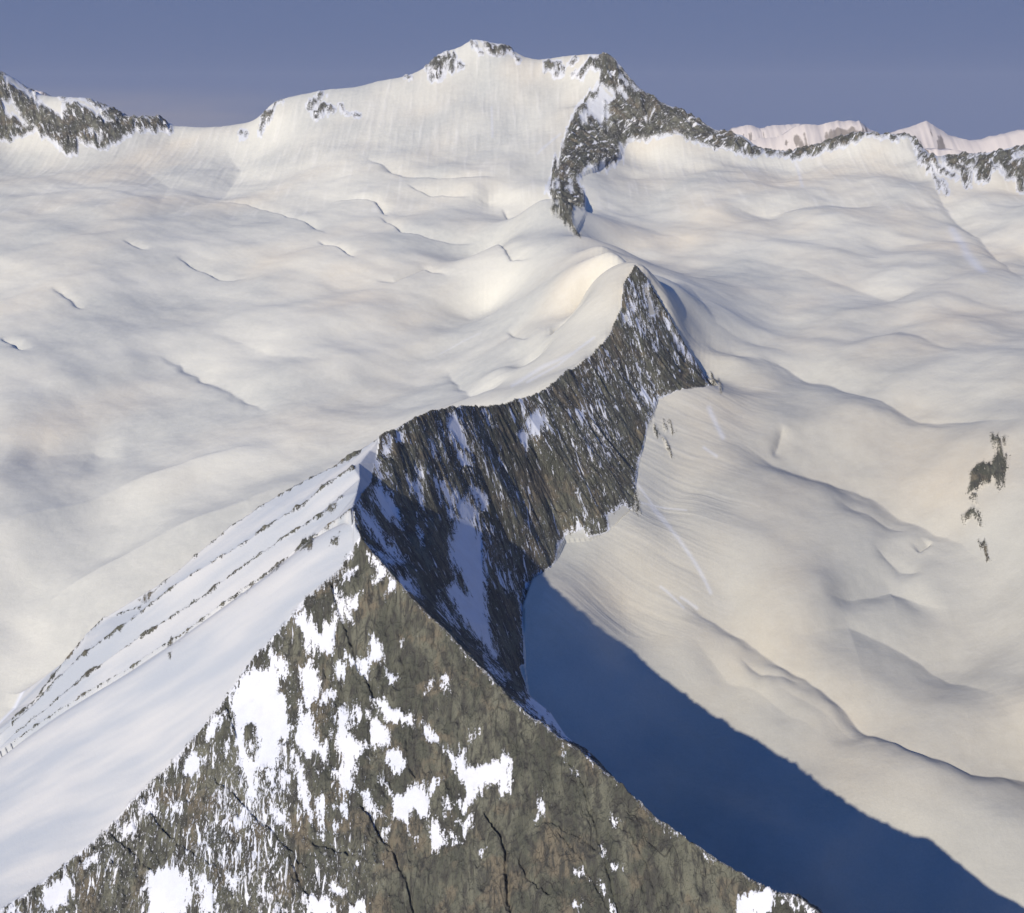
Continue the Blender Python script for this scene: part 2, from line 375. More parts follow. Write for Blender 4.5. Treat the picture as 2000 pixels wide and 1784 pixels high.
def seg_dist(px, py, line, closed=False):
    """distance (signed by side) from arrays to a polyline"""
    best = np.full(px.shape, 1e9); sgn = np.ones(px.shape)
    L = list(line) + ([line[0]] if closed else [])
    for (ax, ay), (bx, by) in zip(L, L[1:]):
        dx, dy = bx - ax, by - ay; l2 = dx * dx + dy * dy + 1e-9
        t = np.clip(((px - ax) * dx + (py - ay) * dy) / l2, 0, 1)
        ex = px - ax - t * dx; ey = py - ay - t * dy
        d = ex * ex + ey * ey; m = d < best
        best = np.where(m, d, best); sgn = np.where(m, np.sign(dx * ey - dy * ex), sgn)
    return np.sqrt(best), sgn
def poly_sd(px, py, P):
    d, _ = seg_dist(px, py, P, True)
    ins = np.zeros(px.shape, bool)
    L = list(P) + [P[0]]
    for (ax, ay), (bx, by) in zip(L, L[1:]):
        if ay == by: continue
        c = ((ay > py) != (by > py)) & (px < (bx - ax) * (py - ay) / (by - ay) + ax)
        ins ^= c
    return np.where(ins, d, -d)
def window(x0, x1, y0, y1, mask=None):
    m = (PU > x0) & (PU < x1) & (PV > y0) & (PV < y1)
    if mask is not None: m &= mask
    return np.nonzero(m)

# ---- wind scoops and crevasse lines pressed into the glacier (traced lines laid out on the ground)
gl = ~(onN | onF)
FADE = sstep(0, 35, G - np.maximum(TN, TF)) * gl
_cd = np.full(X.shape, 1e3); _r0, _r1 = np.searchsorted(Yr, [1050, 2900]); _c0, _c1 = np.searchsorted(ac, [-.12, .22])
_cd[_r0:_r1, _c0:_c1] = seg_dist(X[_r0:_r1, _c0:_c1], Y[_r0:_r1, _c0:_c1], [pt(*p)[:2] for p in CREST_G])[0]
CRF = sstep(5, 110, _cd)
def plan_line(L):
    o = []
    for (u, v) in L:
        x, y, z = gfoot(u, v); o.append((x, y))
    return o
def scoop(L, depth, wl, ws):
    P = plan_line(L); xs = [p[0] for p in P]; ys = [p[1] for p in P]; m = max(wl, ws) * 2.5
    r0, r1 = np.searchsorted(Yr, [min(ys) - m, max(ys) + m])
    if r1 <= r0: return
    lo_, hi_ = min(xs) - m, max(xs) + m
    c0, c1 = np.searchsorted(ac, [min(lo_ / Yr[r0], lo_ / Yr[r1 - 1]), max(hi_ / Yr[r0], hi_ / Yr[r1 - 1])])
    x = X[r0:r1, c0:c1]; y = Y[r0:r1, c0:c1]
    wob = 3 * fbm(x / 30, y / 30, 2, 5)
    d, s = seg_dist(x + wob, y + wob, P)
    # taper at the ends
    L2_ = (xs[-1] - xs[0]) ** 2 + (ys[-1] - ys[0]) ** 2
    al_ = ((x - xs[0]) * (xs[-1] - xs[0]) + (y - ys[0]) * (ys[-1] - ys[0])) / L2_
    tp = sstep(0, .3, al_) * sstep(1, .7, al_)
    far_side = s > 0
    ws = ws * 1.15 if wl <= 16 else max(ws, 6) * 1.6; prof = np.where(far_side, np.exp(-(d / wl) ** 2 * .5 - .8 * d / wl), np.exp(-(d / ws) ** 1.3))
    depth = depth * (1.45 if wl <= 16 else 1.1)
    Z[r0:r1, c0:c1] -= depth * prof * tp * FADE[r0:r1, c0:c1]
DEPTHS = [
 ([(1260, 1150), (1340, 1175), (1400, 1200), (1480, 1240), (1560, 1290), (1640, 1340), (1700, 1400), (1800, 1450), (1900, 1490), (2000, 1512), (2250, 1530)], 14, 60, 9),
 ([(1440, 1262), (1490, 1302), (1580, 1312)], 5, 22, 6), ([(1500, 1320), (1600, 1370), (1700, 1440)], 4, 30, 12),
 ([(1340, 1230), (1420, 1310), (1520, 1370), (1620, 1430)], 4, 30, 12),
 ([(1380, 830), (1510, 890), (1620, 920), (1700, 960), (1760, 1000), (1850, 1040), (1960, 1110)], 14, 55, 18),
 ([(1400, 660), (1520, 700), (1620, 730), (1720, 772), (1800, 808), (1900, 815), (2050, 830)], 12, 55, 18), ([(1300, 600), (1380, 650), (1500, 700)], 8, 50, 18),
 ([(1330, 540), (1400, 610), (1480, 650), (1600, 690)], 8, 60, 25),
 ([(1620, 970), (1700, 1010), (1790, 1040)], 5, 30, 10), ([(1700, 1060), (1760, 1108), (1810, 1120)], 5, 30, 5),
 ([(1790, 1075), (1822, 1050)], 3, 8, 2), ([(1600, 1160), (1740, 1140), (1860, 1190)], 9, 30, 12), ([(1500, 1260), (1660, 1200), (1800, 1260), (2000, 1380)], 12, 50, 22),
 ([(1805, 320), (1850, 400), (1920, 470), (2030, 560)], 12, 50, 14), ([(1530, 830), (1512, 880)], 4, 10, 4),
 ([(1440, 500), (1560, 520), (1700, 560), (1850, 600)], 9, 90, 40), ([(1680, 590), (1800, 560), (1900, 530)], 7, 60, 20), ([(1650, 650), (1760, 640), (1900, 690)], 7, 60, 20),
 ([(1400, 400), (1500, 405), (1620, 385), (1760, 400)], 16, 70, 40),
 ([(395, 386), (440, 392), (485, 393), (545, 411), (600, 435), (646, 461)], 5, 16, 3), ([(618, 470), (660, 485), (700, 508)], 5, 14, 3),
 ([(735, 418), (790, 455), (860, 468), (955, 466)], 5, 16, 3), ([(962, 478), (1000, 502), (1052, 502)], 5, 16, 3), ([(340, 500), (405, 528), (450, 540), (490, 538)], 4, 14, 3),
 ([(285, 690), (350, 708), (400, 738), (430, 750), (500, 778), (540, 810)], 6, 30, 4), ([(990, 645), (1035, 667)], 4, 12, 3), ([(650, 386), (735, 389), (762, 422)], 5, 14, 3),
 ([(790, 362), (850, 384), (925, 396)], 5, 15, 3), ([(0, 655), (50, 688)], 5, 15, 3), ([(700, 300), (790, 340), (900, 350), (1000, 350)], 8, 25, 6),
 ([(730, 540), (770, 545), (830, 520), (880, 540)], 4, 12, 3), ([(870, 720), (910, 760), (940, 775)], 5, 20, 5), ([(100, 560), (160, 595), (200, 590)], 3, 14, 4), ([(240, 470), (290, 492)], 3, 12, 3),
 ([(980, 405), (1015, 412)], 3, 12, 3), ([(0, 905), (90, 880), (180, 875), (250, 900)], 7, 60, 25), ([(0, 1230), (100, 1180), (330, 1060), (480, 1000), (640, 920)], -15, 50, 25),
 ([(-100, 1080), (60, 1020), (250, 960), (420, 900), (560, 860)], -12, 45, 25), ([(600, 560), (760, 560), (900, 600), (1000, 640)], 4, 60, 30), ([(400, 640), (520, 690), (700, 720)], 5, 60, 30),
 ([(60, 760), (200, 740), (300, 700)], -6, 50, 30), ([(430, 260), (470, 330), (430, 380), (330, 410), (200, 450)], 10, 50, 30), ([(250, 300), (330, 360), (300, 430)], 6, 60, 40)]
for a in DEPTHS: scoop(*a)
# ---- rolling of the snow surface
und = fbm((X * .8 + Y * .6) / 300, (-X * .6 + Y * .8) / 150, 3, 11, .42)
roll = fbm((X * .8 - Y * .45) / 170, (X * .45 + Y * .8) / 85, 3, 31, .4)
nr_fade = sstep(0, 60, np.maximum(G - 3 - np.maximum(TN, TF), 0) + 20 * gl) 
slope_up = sstep(2500, 2850, Y)
Z += np.where(gl, (und * 15 * (1 + .45 * sstep(-60, 200, X)) + roll * 4.5) * (1 - .75 * slope_up), 0) * FADE * CRF

# ---- body weights and fall-line coordinates
wallx = (.90 * X - .44 * Y); walls = (.44 * X + .90 * Y); wdx, wdy = .70, -.71
# which fall line: 0 = straight towards the camera, 1 = off the long wall
XA_ = np.interp(Y, [near.P[i_][1] for i_ in ra[::-1]] + [near.P[i_][1] for i_ in (A1, A2)], [near.P[i_][0] for i_ in ra[::-1]] + [near.P[i_][0] for i_ in (A1, A2)])
XC_ = np.interp(Y, [near.P[i_][1] for i_ in crest], [near.P[i_][0] for i_ in crest])
is_wall = (onN & np.where(Y < near.P[A2][1], X > XA_, X > XC_ - 1)) | onF 
fs = np.where(is_wall, -wdy * X + wdx * Y, X + .10 * Y); ft = np.where(is_wall, wdx * X + wdy * Y, Y)

# ------------------------------------------------------------------ rock outlines traced on the surface
lodw = 850.0 / Y
w1 = fbm(X * lodw / 6, Y * lodw / 9, 3, 201, .65); w2 = fbm(X * lodw / 6, Y * lodw / 9, 3, 207, .65)
PU0, PV0 = PU, PV
PUw = PU + w1 * 13; PVw = PV + w2 * 13
def zc(k, P):
    s, ox, oy = {'z1': (.35, 0, 900), 'z2': (.3, 0, 1300), 'z3': (.2523, 500, 1000), 'z4': (.3, 400, 1400), 'z5': (.35, 950, 1300), 'z6': (.225, 650, 750), 'z7': (.25, 950, 500), 'z8': (.2522, 700, 1000),
                 'a1': (.3, 0, 50), 'a2': (.275, 550, 50), 'a3': (.2523, 1000, 50), 'a4': (.3, 1400, 180), 'a5': (.3083, 1400, 700), 'a8': (.2522, 1000, 750), 'p': (1, 0, 0)}[k]
    return [(x * s + ox, y * s + oy) for x, y in P]
XA = np.interp(Y, [p[1] for p in [near.P[i_] for i_ in ra[::-1]]], [p[0] for p in [near.P[i_] for i_ in ra[::-1]]])
BACKSIDE = onN & ((X > XA + 1) | (Y > 843)) & is_wall
FACE = onN & (Y < 845) & ~BACKSIDE
BACK = onN & (Y > 640)
FARM = Y > 1900
ROCK = np.full(X.shape, -30.0)
EDGE = np.zeros(X.shape)      # body id of rock polygons
def paint(P, mask, op, pad=32, warp=True):
    xs = [p[0] for p in P]; ys = [p[1] for p in P]
    ii = window(min(xs) - pad, max(xs) + pad, min(ys) - pad, max(ys) + pad, mask)
    if len(ii[0]) == 0: return
    sd = poly_sd(PUw[ii], PVw[ii], P) if warp else poly_sd(PU[ii] + .45 * (PUw[ii] - PU[ii]), PV[ii] + .45 * (PVw[ii] - PV[ii]), P)
    if op == 'rock': ROCK[ii] = np.maximum(ROCK[ii], sd)
    else: ROCK[ii] = np.minimum(ROCK[ii], -sd)
P_FACE = [(705, 1048), (690, 1070), (668, 1112), (592, 1178), (545, 1238), (482, 1306), (435, 1376), (370, 1456), (280, 1550), (190, 1640), (60, 1745), (0, 1780), (-400, 2000), (-400, 2600), (2300, 2600), (1720, 1860), (1600, 1784), (1440, 1698), (1350, 1643), (1280, 1592), (1200, 1517), (1150, 1478), (1100, 1447), (1060, 1417), (1000, 1366), (950, 1312), (905, 1267), (870, 1227), (815, 1182), (790, 1152), (745, 1097), (718, 1056)]
paint(P_FACE, FACE & ~BACKSIDE, 'rock', warp=False)
PFACE_SD = np.full(X.shape, -30.0); _ii = window(-300, 1800, 1000, 2200, FACE); PFACE_SD[_ii] = poly_sd(PU[_ii], PV[_ii], P_FACE)
P_WALL = [(687, 985), (697, 962), (697, 935), (694, 905), (712, 868), (732, 842), (778, 832), (812, 810), (860, 798), (900, 791), (975, 788), (1010, 776), (1060, 761), (1100, 727), (1150, 697), (1190, 652), (1211, 600), (1213, 560), (1238, 516), (1280, 565), (1305, 608), (1346, 680), (1378, 735), (1405, 775), (1380, 765), (1330, 768), (1285, 780), (1262, 830), (1264, 870), (1245, 900), (1240, 940), (1247, 1008), (1222, 985), (1185, 1005), (1190, 1042), (1152, 1056), (1140, 1033), (1105, 1042), (1085, 1070), (1076, 1116), (1040, 1120), (1047, 1160), (1020, 1190), (1025, 1300), (1032, 1352), (1062, 1378), (1110, 1444), (1160, 1490), (1000, 1480), (700, 1080)]
paint(P_WALL, BACKSIDE, 'rock', warp=False)
ROCK[BACKSIDE & (Y < 700) & (G < Z - 8)] = 6          # hidden back of the arete
P_C = [(1176, 106), (1190, 104), (1207, 122), (1228, 148), (1252, 176), (1300, 204), (1350, 224), (1394, 252), (1432, 262), (1436, 296), (1400, 290), (1345, 272), (1318, 262), (1300, 262), (1275, 272), (1240, 275), (1215, 286), (1212, 314), (1188, 316), (1170, 328), (1150, 325), (1133, 342), (1128, 355), (1143, 390), (1140, 408), (1122, 406), (1117, 430), (1124, 452), (1134, 462), (1124, 464), (1108, 440), (1088, 425), (1078, 408), (1088, 398), (1072, 376), (1078, 345), (1086, 318), (1098, 285), (1108, 255), (1124, 222), (1140, 200), (1156, 185), (1172, 165), (1174, 140)]
paint(P_C, FARM, 'rock')
for P in ([(0, 138), (18, 146), (60, 176), (100, 188), (180, 193), (226, 212), (262, 229), (300, 224), (326, 228), (333, 252), (262, 255), (232, 272), (200, 290), (190, 290), (155, 275), (152, 298), (122, 299), (95, 272), (66, 248), (36, 270), (0, 272), (-300, 280), (-300, 120)],
          [(1394, 252), (1432, 264), (1482, 290), (1522, 298), (1570, 288), (1622, 268), (1680, 254), (1702, 262), (1660, 277), (1610, 292), (1565, 307), (1500, 303), (1450, 303), (1400, 290)],
          zc('a4', [(980, 240), (1050, 280), (1150, 290), (1180, 310), (1100, 310), (1020, 290)]), zc('a4', [(1130, 215), (1200, 220), (1290, 280), (1330, 310), (1335, 400), (1300, 370), (1260, 300), (1180, 270), (1120, 270)]),
          zc('a4', [(1325, 395), (1420, 420), (1500, 520), (1550, 600), (1480, 530), (1420, 470), (1340, 460)]), zc('a4', [(1380, 470), (1440, 560), (1500, 650), (1450, 600), (1390, 500)]),
          zc('a4', [(1490, 420), (1600, 405), (1700, 410), (1850, 380), (2000, 360), (2000, 650), (1960, 650), (1950, 600), (1900, 560), (1880, 530), (1790, 520), (1770, 590), (1700, 610), (1690, 540), (1640, 530), (1640, 640), (1600, 590), (1560, 520), (1500, 460)]),
          zc('a2', [(1055, 250), (1110, 210), (1160, 240), (1130, 395), (1070, 385)]), zc('a2', [(1155, 195), (1200, 215), (1215, 320), (1185, 315)]), zc('a2', [(1210, 195), (1245, 225), (1230, 255)]), zc('a2', [(1248, 250), (1292, 290), (1270, 310)]),
          zc('a2', [(1430, 105), (1550, 140), (1640, 160), (1630, 195), (1580, 205), (1480, 175)]), zc('a2', [(1640, 200), (1700, 235), (1690, 250)]), zc('a2', [(1875, 262), (1962, 270), (1950, 325), (1885, 315)]), zc('a2', [(1935, 355), (1990, 305), (1970, 365)]),
          zc('a2', [(170, 575), (250, 500), (235, 560), (190, 605)]), zc('a2', [(235, 600), (290, 565), (345, 565), (375, 600), (310, 600), (280, 655), (240, 645)]), zc('a2', [(255, 488), (282, 495), (262, 525)]), zc('a2', [(1345, 105), (1408, 185), (1378, 170)]),
          zc('a2', [(860, 360), (880, 345), (900, 360)]), zc('a2', [(1010, 290), (1050, 270), (1040, 310)]),
          zc('a2', [(420, 570), (440, 610), (470, 625), (430, 615)]), zc('a2', [(510, 625), (535, 625), (520, 640)]),
          zc('a1', [(1705, 570), (1830, 495), (1765, 560), (1722, 620), (1690, 715), (1698, 640)]), zc('a1', [(1565, 710), (1595, 690), (1570, 750)]),
          zc('a3', [(505, 405), (560, 320), (640, 240), (710, 220), (705, 345), (620, 325), (560, 360), (540, 410)]), zc('a3', [(440, 300), (480, 260), (500, 275), (455, 308)]), zc('a3', [(465, 395), (490, 370), (480, 400)])):
    paint(P, Y > 2300, 'rock')
OUTC = [zc('a5', [(1735, 500), (1785, 560), (1822, 620), (1845, 640), (1845, 715), (1820, 780), (1812, 855), (1770, 820), (1740, 790), (1690, 812), (1640, 865), (1598, 860), (1612, 740), (1690, 700), (1735, 680), (1758, 620)]),
        zc('a5', [(1570, 985), (1600, 970), (1655, 1000), (1668, 1055), (1620, 1020), (1585, 1030)]), zc('a5', [(1660, 1145), (1690, 1170), (1740, 1255), (1715, 1250), (1690, 1200)]), zc('a5', [(1615, 895), (1628, 900), (1636, 950), (1625, 945)]),
        zc('a5', [(1815, 525), (1838, 530), (1832, 565), (1815, 555)])]
for P in OUTC: paint(P, (Y > 1000) & (Y < 1700), 'rock')
for P in (zc('a8', [(1090, 310), (1110, 320), (1132, 405), (1100, 360)]), zc('a8', [(1170, 310), (1215, 375), (1200, 385), (1175, 340)]), zc('a8', [(1215, 320), (1235, 325), (1255, 370), (1235, 355)]), zc('a8', [(1175, 430), (1210, 470), (1245, 540), (1215, 510)]),
          zc('a8', [(1040, 210), (1070, 215), (1095, 275), (1060, 240)]), zc('a8', [(880, 780), (930, 840), (985, 1050), (950, 990)]), zc('z7', [(1710, 960), (1760, 1000), (1830, 1070), (1820, 1095), (1750, 1040)])):
    paint(P, (Y > 900) & (Y < 1700), 'rock')
SNOWF = [('z3', [(690, 450), (668, 558), (792, 440), (760, 415)]), ('z3', [(870, 320), (930, 370), (1010, 470), (900, 530), (935, 450), (890, 370)]), ('z3', [(705, 660), (825, 615), (800, 740), (720, 775), (690, 700)]), ('z3', [(1030, 500), (1065, 575), (1005, 600), (985, 685), (985, 620), (1020, 580)]),
 ('z3', [(300, 790), (380, 750), (440, 850), (500, 955), (560, 850), (600, 740), (652, 820), (600, 960), (622, 1050), (560, 1085), (520, 1095), (460, 1010), (380, 1155), (355, 1000), (370, 930), (290, 860)]),
 ('z3', [(880, 945), (955, 1030), (965, 1110), (880, 1190), (870, 1285), (790, 1200), (760, 1100), (850, 1150), (880, 1050)]), ('z3', [(995, 1200), (1085, 1280), (1020, 1345), (990, 1260)]), ('z3', [(610, 1155), (695, 1170), (680, 1270), (630, 1315), (595, 1260)]),
 ('z3', [(1440, 1250), (1492, 1270), (1485, 1400), (1435, 1390)]), ('z3', [(1305, 1330), (1360, 1320), (1355, 1390), (1310, 1390)]), ('z3', [(330, 1200), (430, 1150), (505, 1300), (495, 1400), (400, 1590), (360, 1500), (350, 1350)]),
 ('z3', [(550, 1395), (595, 1390), (580, 1500), (495, 1505)]), ('z3', [(680, 1465), (722, 1650), (705, 1800), (625, 1800), (620, 1600), (650, 1500)]), ('z3', [(755, 1455), (825, 1580), (745, 1655)]), ('z3', [(845, 1550), (960, 1620), (1035, 1800), (905, 1800)]),
 ('z3', [(905, 1420), (1050, 1500), (1200, 1570), (1215, 1655), (1100, 1640), (960, 1600), (920, 1520)]), ('z3', [(1265, 1630), (1330, 1670), (1440, 1780), (1360, 1784), (1280, 1700)]), ('z3', [(230, 1140), (265, 1260), (200, 1310), (160, 1280), (210, 1200)]),
 ('z3', [(620, 560), (640, 640), (700, 720), (740, 850), (700, 830), (640, 740), (590, 600)]), ('z3', [(100, 1100), (230, 1130), (230, 1280), (170, 1280)]), ('z3', [(690, 1090), (750, 1140), (740, 1200), (680, 1130)]), ('z3', [(1100, 970), (1130, 975), (1110, 1010)]), ('z3', [(1660, 1700), (1690, 1680), (1700, 1720), (1670, 1760)]),
 ('z4', [(165, -120), (530, -160), (545, 110), (495, 180), (492, 290), (370, 295), (340, 380), (352, 520), (308, 575), (270, 450), (240, 330), (200, 150)]),
 ('z1', [(1370, 1200), (1540, 1130), (1560, 1250), (1540, 1400), (1560, 1714), (1420, 1714), (1310, 1400), (1300, 1320)]),
 ('z4', [(550, 185), (620, 300), (692, 600), (672, 675), (620, 560), (560, 290)]), ('z4', [(580, 130), (620, -60), (700, -60), (740, 170), (805, 180), (795, 325), (730, 240), (640, 260)]),
 ('z4', [(860, -60), (940, -40), (942, 120), (1055, 200), (1000, 265), (950, 400), (1000, 505), (925, 480), (925, 655), (845, 590), (900, 560), (870, 450), (828, 350), (900, 290), (845, 180)]),
 ('z4', [(1070, -20), (1195, 100), (1190, 165), (1105, 185)]), ('z4', [(1165, 230), (1230, 195), (1315, 290), (1260, 365), (1190, 315)]), ('z4', [(1015, 485), (1060, 475), (1090, 560), (1155, 625), (1050, 615)]),
 ('z4', [(1225, 520), (1400, 440), (1455, 560), (1432, 655), (1350, 625), (1312, 735), (1228, 635)]), ('z4', [(1455, 430), (1548, 395), (1500, 490), (1440, 520)]), ('z4', [(1428, 700), (1500, 655), (1565, 830), (1488, 865)]),
 ('z4', [(1545, 175), (1640, 280), (1665, 200), (1715, 190), (1690, 270), (1710, 330), (1900, 275), (1930, 220), (1995, 300), (1985, 515), (1915, 490), (1900, 420), (1785, 450), (1775, 520), (1692, 645), (1640, 580), (1690, 500), (1640, 380)]),
 ('z4', [(1645, 700), (1745, 635), (1745, 720), (1690, 795)]), ('z4', [(378, 305), (442, 370), (408, 445)]), ('z4', [(478, 335), (555, 370), (528, 495)]), ('z4', [(405, 575), (520, 615), (555, 722), (460, 695)]),
 ('z4', [(650, 1150), (800, 1170), (880, 1300), (670, 1300)]), ('z4', [(775, 1065), (935, 1140), (860, 1178)]), ('z4', [(145, 1030), (212, 1040), (190, 1165)]), ('z4', [(700, 495), (792, 560), (770, 790), (730, 620)]), ('z4', [(1345, 780), (1385, 790), (1365, 850)]),
 ('z4', [(1590, 750), (1615, 825), (1590, 825)]), ('z4', [(-20, 1100), (60, 1085), (65, 1290), (-20, 1300)]), ('z4', [(1395, 15), (1440, 40), (1505, 135), (1440, 135)]), ('z4', [(1725, 120), (1758, 75), (1755, 120)]), ('z4', [(1640, 800), (1665, 850), (1640, 845)]),
 ('z4', [(1560, 530), (1590, 580), (1605, 690), (1580, 640)]), ('z4', [(1180, 430), (1225, 520), (1180, 480), (1130, 390)]), ('z4', [(930, 1210), (1010, 1200), (1060, 1290), (930, 1290)]), ('z4', [(1770, 870), (1815, 840), (1800, 870)]), ('z4', [(350, 1150), (400, 1160), (390, 1220)]),
 ('z4', [(1140, 700), (1185, 700), (1160, 740)]), ('z4', [(840, 700), (870, 700), (855, 760)]),
 ('z2', [(1400, 300), (1455, 300), (1400, 475), (1325, 475)]), ('z2', [(1235, 550), (1335, 600), (1280, 725), (1195, 695)]), ('z2', [(1110, 1325), (1200, 1335), (1255, 1480), (1200, 1640), (960, 1640), (950, 1350)]), ('z2', [(1480, 1355), (1545, 1365), (1520, 1490)]),
 ('z2', [(1290, 1355), (1380, 1440), (1405, 1560), (1330, 1590)]), ('z2', [(955, 850), (1000, 880), (1045, 970), (895, 960)]), ('z2', [(300, 1450), (430, 1370), (480, 1450), (420, 1560), (350, 1600), (250, 1560)]), ('z2', [(1100, 880), (1160, 900), (1170, 970), (1110, 940)]),
 ('z2', [(560, 1240), (640, 1200), (620, 1280), (540, 1310)]), ('z2', [(780, 1080), (860, 1040), (880, 1090), (830, 1130)]), ('z2', [(1455, 490), (1478, 500), (1470, 570), (1455, 540)]), ('z2', [(1050, 560), (1110, 560), (1100, 640), (1060, 610)]), ('z2', [(0, 1620), (80, 1560), (150, 1620)]),
 ('z5', [(1408, 1290), (1470, 1270), (1590, 1225), (1622, 1290), (1570, 1400), (1395, 1400)]), ('z5', [(425, 455), (455, 540), (420, 515)]), ('z5', [(298, 705), (328, 790), (300, 845), (270, 850), (300, 800)]), ('z5', [(495, 1165), (550, 1135), (575, 1180), (515, 1190)]),
 ('z5', [(652, 1005), (685, 1075), (660, 1065)]), ('z5', [(632, 1188), (685, 1285), (660, 1275)]), ('z5', [(488, 1340), (545, 1335), (525, 1378)]), ('z5', [(530, 488), (560, 495), (600, 528), (560, 512)]), ('z5', [(1615, 1285), (1900, 1400), (1860, 1400), (1650, 1305)]),
 ('z5', [(475, 580), (525, 625), (505, 620)]), ('z5', [(700, 1120), (740, 1100), (740, 1145), (705, 1140)]), ('z5', [(700, 855), (760, 885), (730, 890)]), ('z5', [(700, 1310), (725, 1370), (710, 1365)]), ('z5', [(1015, 905), (1045, 912), (1030, 925)])]
for k, P in SNOWF: paint(zc(k, P), FACE, 'snow', 24)
paint(zc('z4', [(250, 75), (320, 55), (335, 130), (345, 200), (330, 305), (280, 275)]), FACE, 'rock')
paint(zc('z3', [(390, 690), (560, 630), (590, 700), (560, 830), (510, 915), (440, 860)]), FACE, 'rock')
SNOWW = [('z6', [(1015, 290), (1072, 275), (1145, 400), (1195, 610), (1130, 560), (1010, 440), (985, 370)]), ('z6', [(1705, 290), (1760, 225), (1860, 320), (1835, 400), (1790, 495), (1735, 430)]), ('z6', [(1640, 395), (1695, 420), (1685, 570), (1595, 430)]),
 ('z6', [(1000, 440), (1130, 600), (1225, 720), (1130, 745), (1050, 600)]), ('z6', [(875, 825), (962, 850), (1055, 1090), (940, 1000)]), ('z6', [(1205, 925), (1320, 955), (1345, 1095), (1255, 1105)]), ('z6', [(1055, 1040), (1150, 975), (1245, 1100), (1225, 1190), (1095, 1175)]),
 ('z6', [(840, 480), (880, 500), (905, 640), (870, 620)]), ('z6', [(920, 330), (950, 420), (960, 600), (930, 450)]), ('z6', [(1310, 240), (1350, 280), (1385, 360), (1340, 330)]), ('z6', [(700, 690), (760, 740), (780, 830), (730, 800)]), ('z6', [(530, 470), (600, 400), (620, 520), (560, 520)]),
 ('z6', [(930, 1005), (1090, 1150), (1212, 1190), (1285, 1380), (1325, 1620), (1310, 1790), (1150, 1790), (1100, 1500), (1080, 1350), (980, 1100)]), ('z6', [(315, 635), (400, 670), (475, 800), (420, 850), (340, 730)]), ('z6', [(315, 865), (420, 870), (560, 1080), (605, 1260), (500, 1200), (400, 1080), (330, 980)]),
 ('z6', [(155, 1010), (250, 1025), (300, 1100), (400, 1250), (640, 1570), (560, 1560), (350, 1350), (250, 1180)]), ('z6', [(615, 830), (760, 855), (795, 1100), (700, 980)]), ('z6', [(720, 1230), (760, 1290), (780, 1400), (730, 1320)]), ('z6', [(450, 480), (500, 500), (470, 640), (430, 600)]),
 ('z8', [(700, 0), (880, 80), (945, 260), (985, 500), (995, 760), (1035, 950), (1095, 1110), (1050, 1120), (880, 930), (760, 780), (655, 600), (750, 560), (680, 300), (730, 150)]), ('z8', [(60, 260), (270, 365), (235, 425), (130, 350)]), ('z8', [(265, 445), (420, 535), (465, 655), (380, 645), (300, 540)]),
 ('z8', [(925, 1030), (1145, 1310), (1130, 1345), (1000, 1200)]), ('z8', [(1245, 1395), (1420, 1445), (1710, 1800), (1600, 1800), (1400, 1600)]), ('z8', [(615, 665), (680, 715), (755, 905), (650, 790)]), ('z8', [(1180, 1440), (1280, 1490), (1500, 1740), (1400, 1660)])]
for k, P in SNOWW: paint(zc(k, P), BACKSIDE, 'snow', 24)
_m = BACKSIDE & (Y < 1015) & (ROCK < 0); ROCK[_m] += 2.2
paint(zc('z8', [(740, 390), (800, 470), (860, 650), (800, 620), (740, 480)]), onN & is_wall, 'rock')
for k, P in (('z7', [(1200, 240), (1240, 240), (1270, 330), (1330, 400), (1335, 450), (1250, 490), (1230, 380)]), ('z7', [(1130, 370), (1165, 400), (1160, 440), (1130, 430)]), ('z7', [(1480, 640), (1530, 700), (1610, 830), (1560, 810)]), ('z7', [(1080, 470), (1130, 480), (1140, 560), (1090, 550)]), ('z7', [(1185, 480), (1220, 540), (1200, 560)])):
    paint(zc(k, P), onN & (Y > 1250), 'snow', 24)
for k, P in (('a3', [(700, 440), (770, 480), (810, 560), (740, 600), (745, 700), (722, 805), (680, 760), (640, 755), (590, 690), (585, 610), (640, 540)]), ('a3', [(515, 680), (580, 670), (605, 790), (550, 760)]), ('a3', [(815, 470), (870, 485), (915, 560), (880, 575)]), ('a3', [(935, 465), (1005, 515), (960, 535)]),
             ('a3', [(850, 400), (880, 400), (920, 470), (890, 460)]), ('a3', [(400, 1120), (450, 1190), (485, 1325), (400, 1270), (430, 1230)]), ('a3', [(1035, 740), (1050, 700), (1085, 695), (1060, 720), (1055, 775)]), ('a3', [(320, 1180), (345, 1200), (345, 1290), (300, 1250)]),
             ('a1', [(20, 310), (80, 310), (150, 380), (240, 450), (240, 520), (150, 430), (60, 400)]), ('a1', [(250, 435), (380, 465), (440, 460), (540, 470), (700, 600), (720, 640), (650, 620), (580, 570), (520, 520), (420, 500), (400, 620), (300, 560), (250, 500)]), ('a1', [(0, 480), (70, 490), (170, 600), (180, 660), (80, 600), (30, 560)]),
             ('a1', [(540, 465), (600, 470), (720, 540), (700, 560), (600, 510)]), ('a1', [(600, 690), (650, 740), (640, 770)]), ('a1', [(940, 600), (990, 600), (960, 640)]),
             ('a4', [(1640, 410), (1700, 420), (1690, 500), (1660, 520), (1700, 470)]), ('a4', [(1960, 400), (2000, 400), (2000, 460), (1920, 480)]), ('a4', [(1560, 480), (1620, 470), (1660, 520), (1590, 500)]), ('a4', [(1790, 470), (1900, 520), (1900, 560), (1800, 510)])):
    paint(zc(k, P), FARM, 'snow', 24)
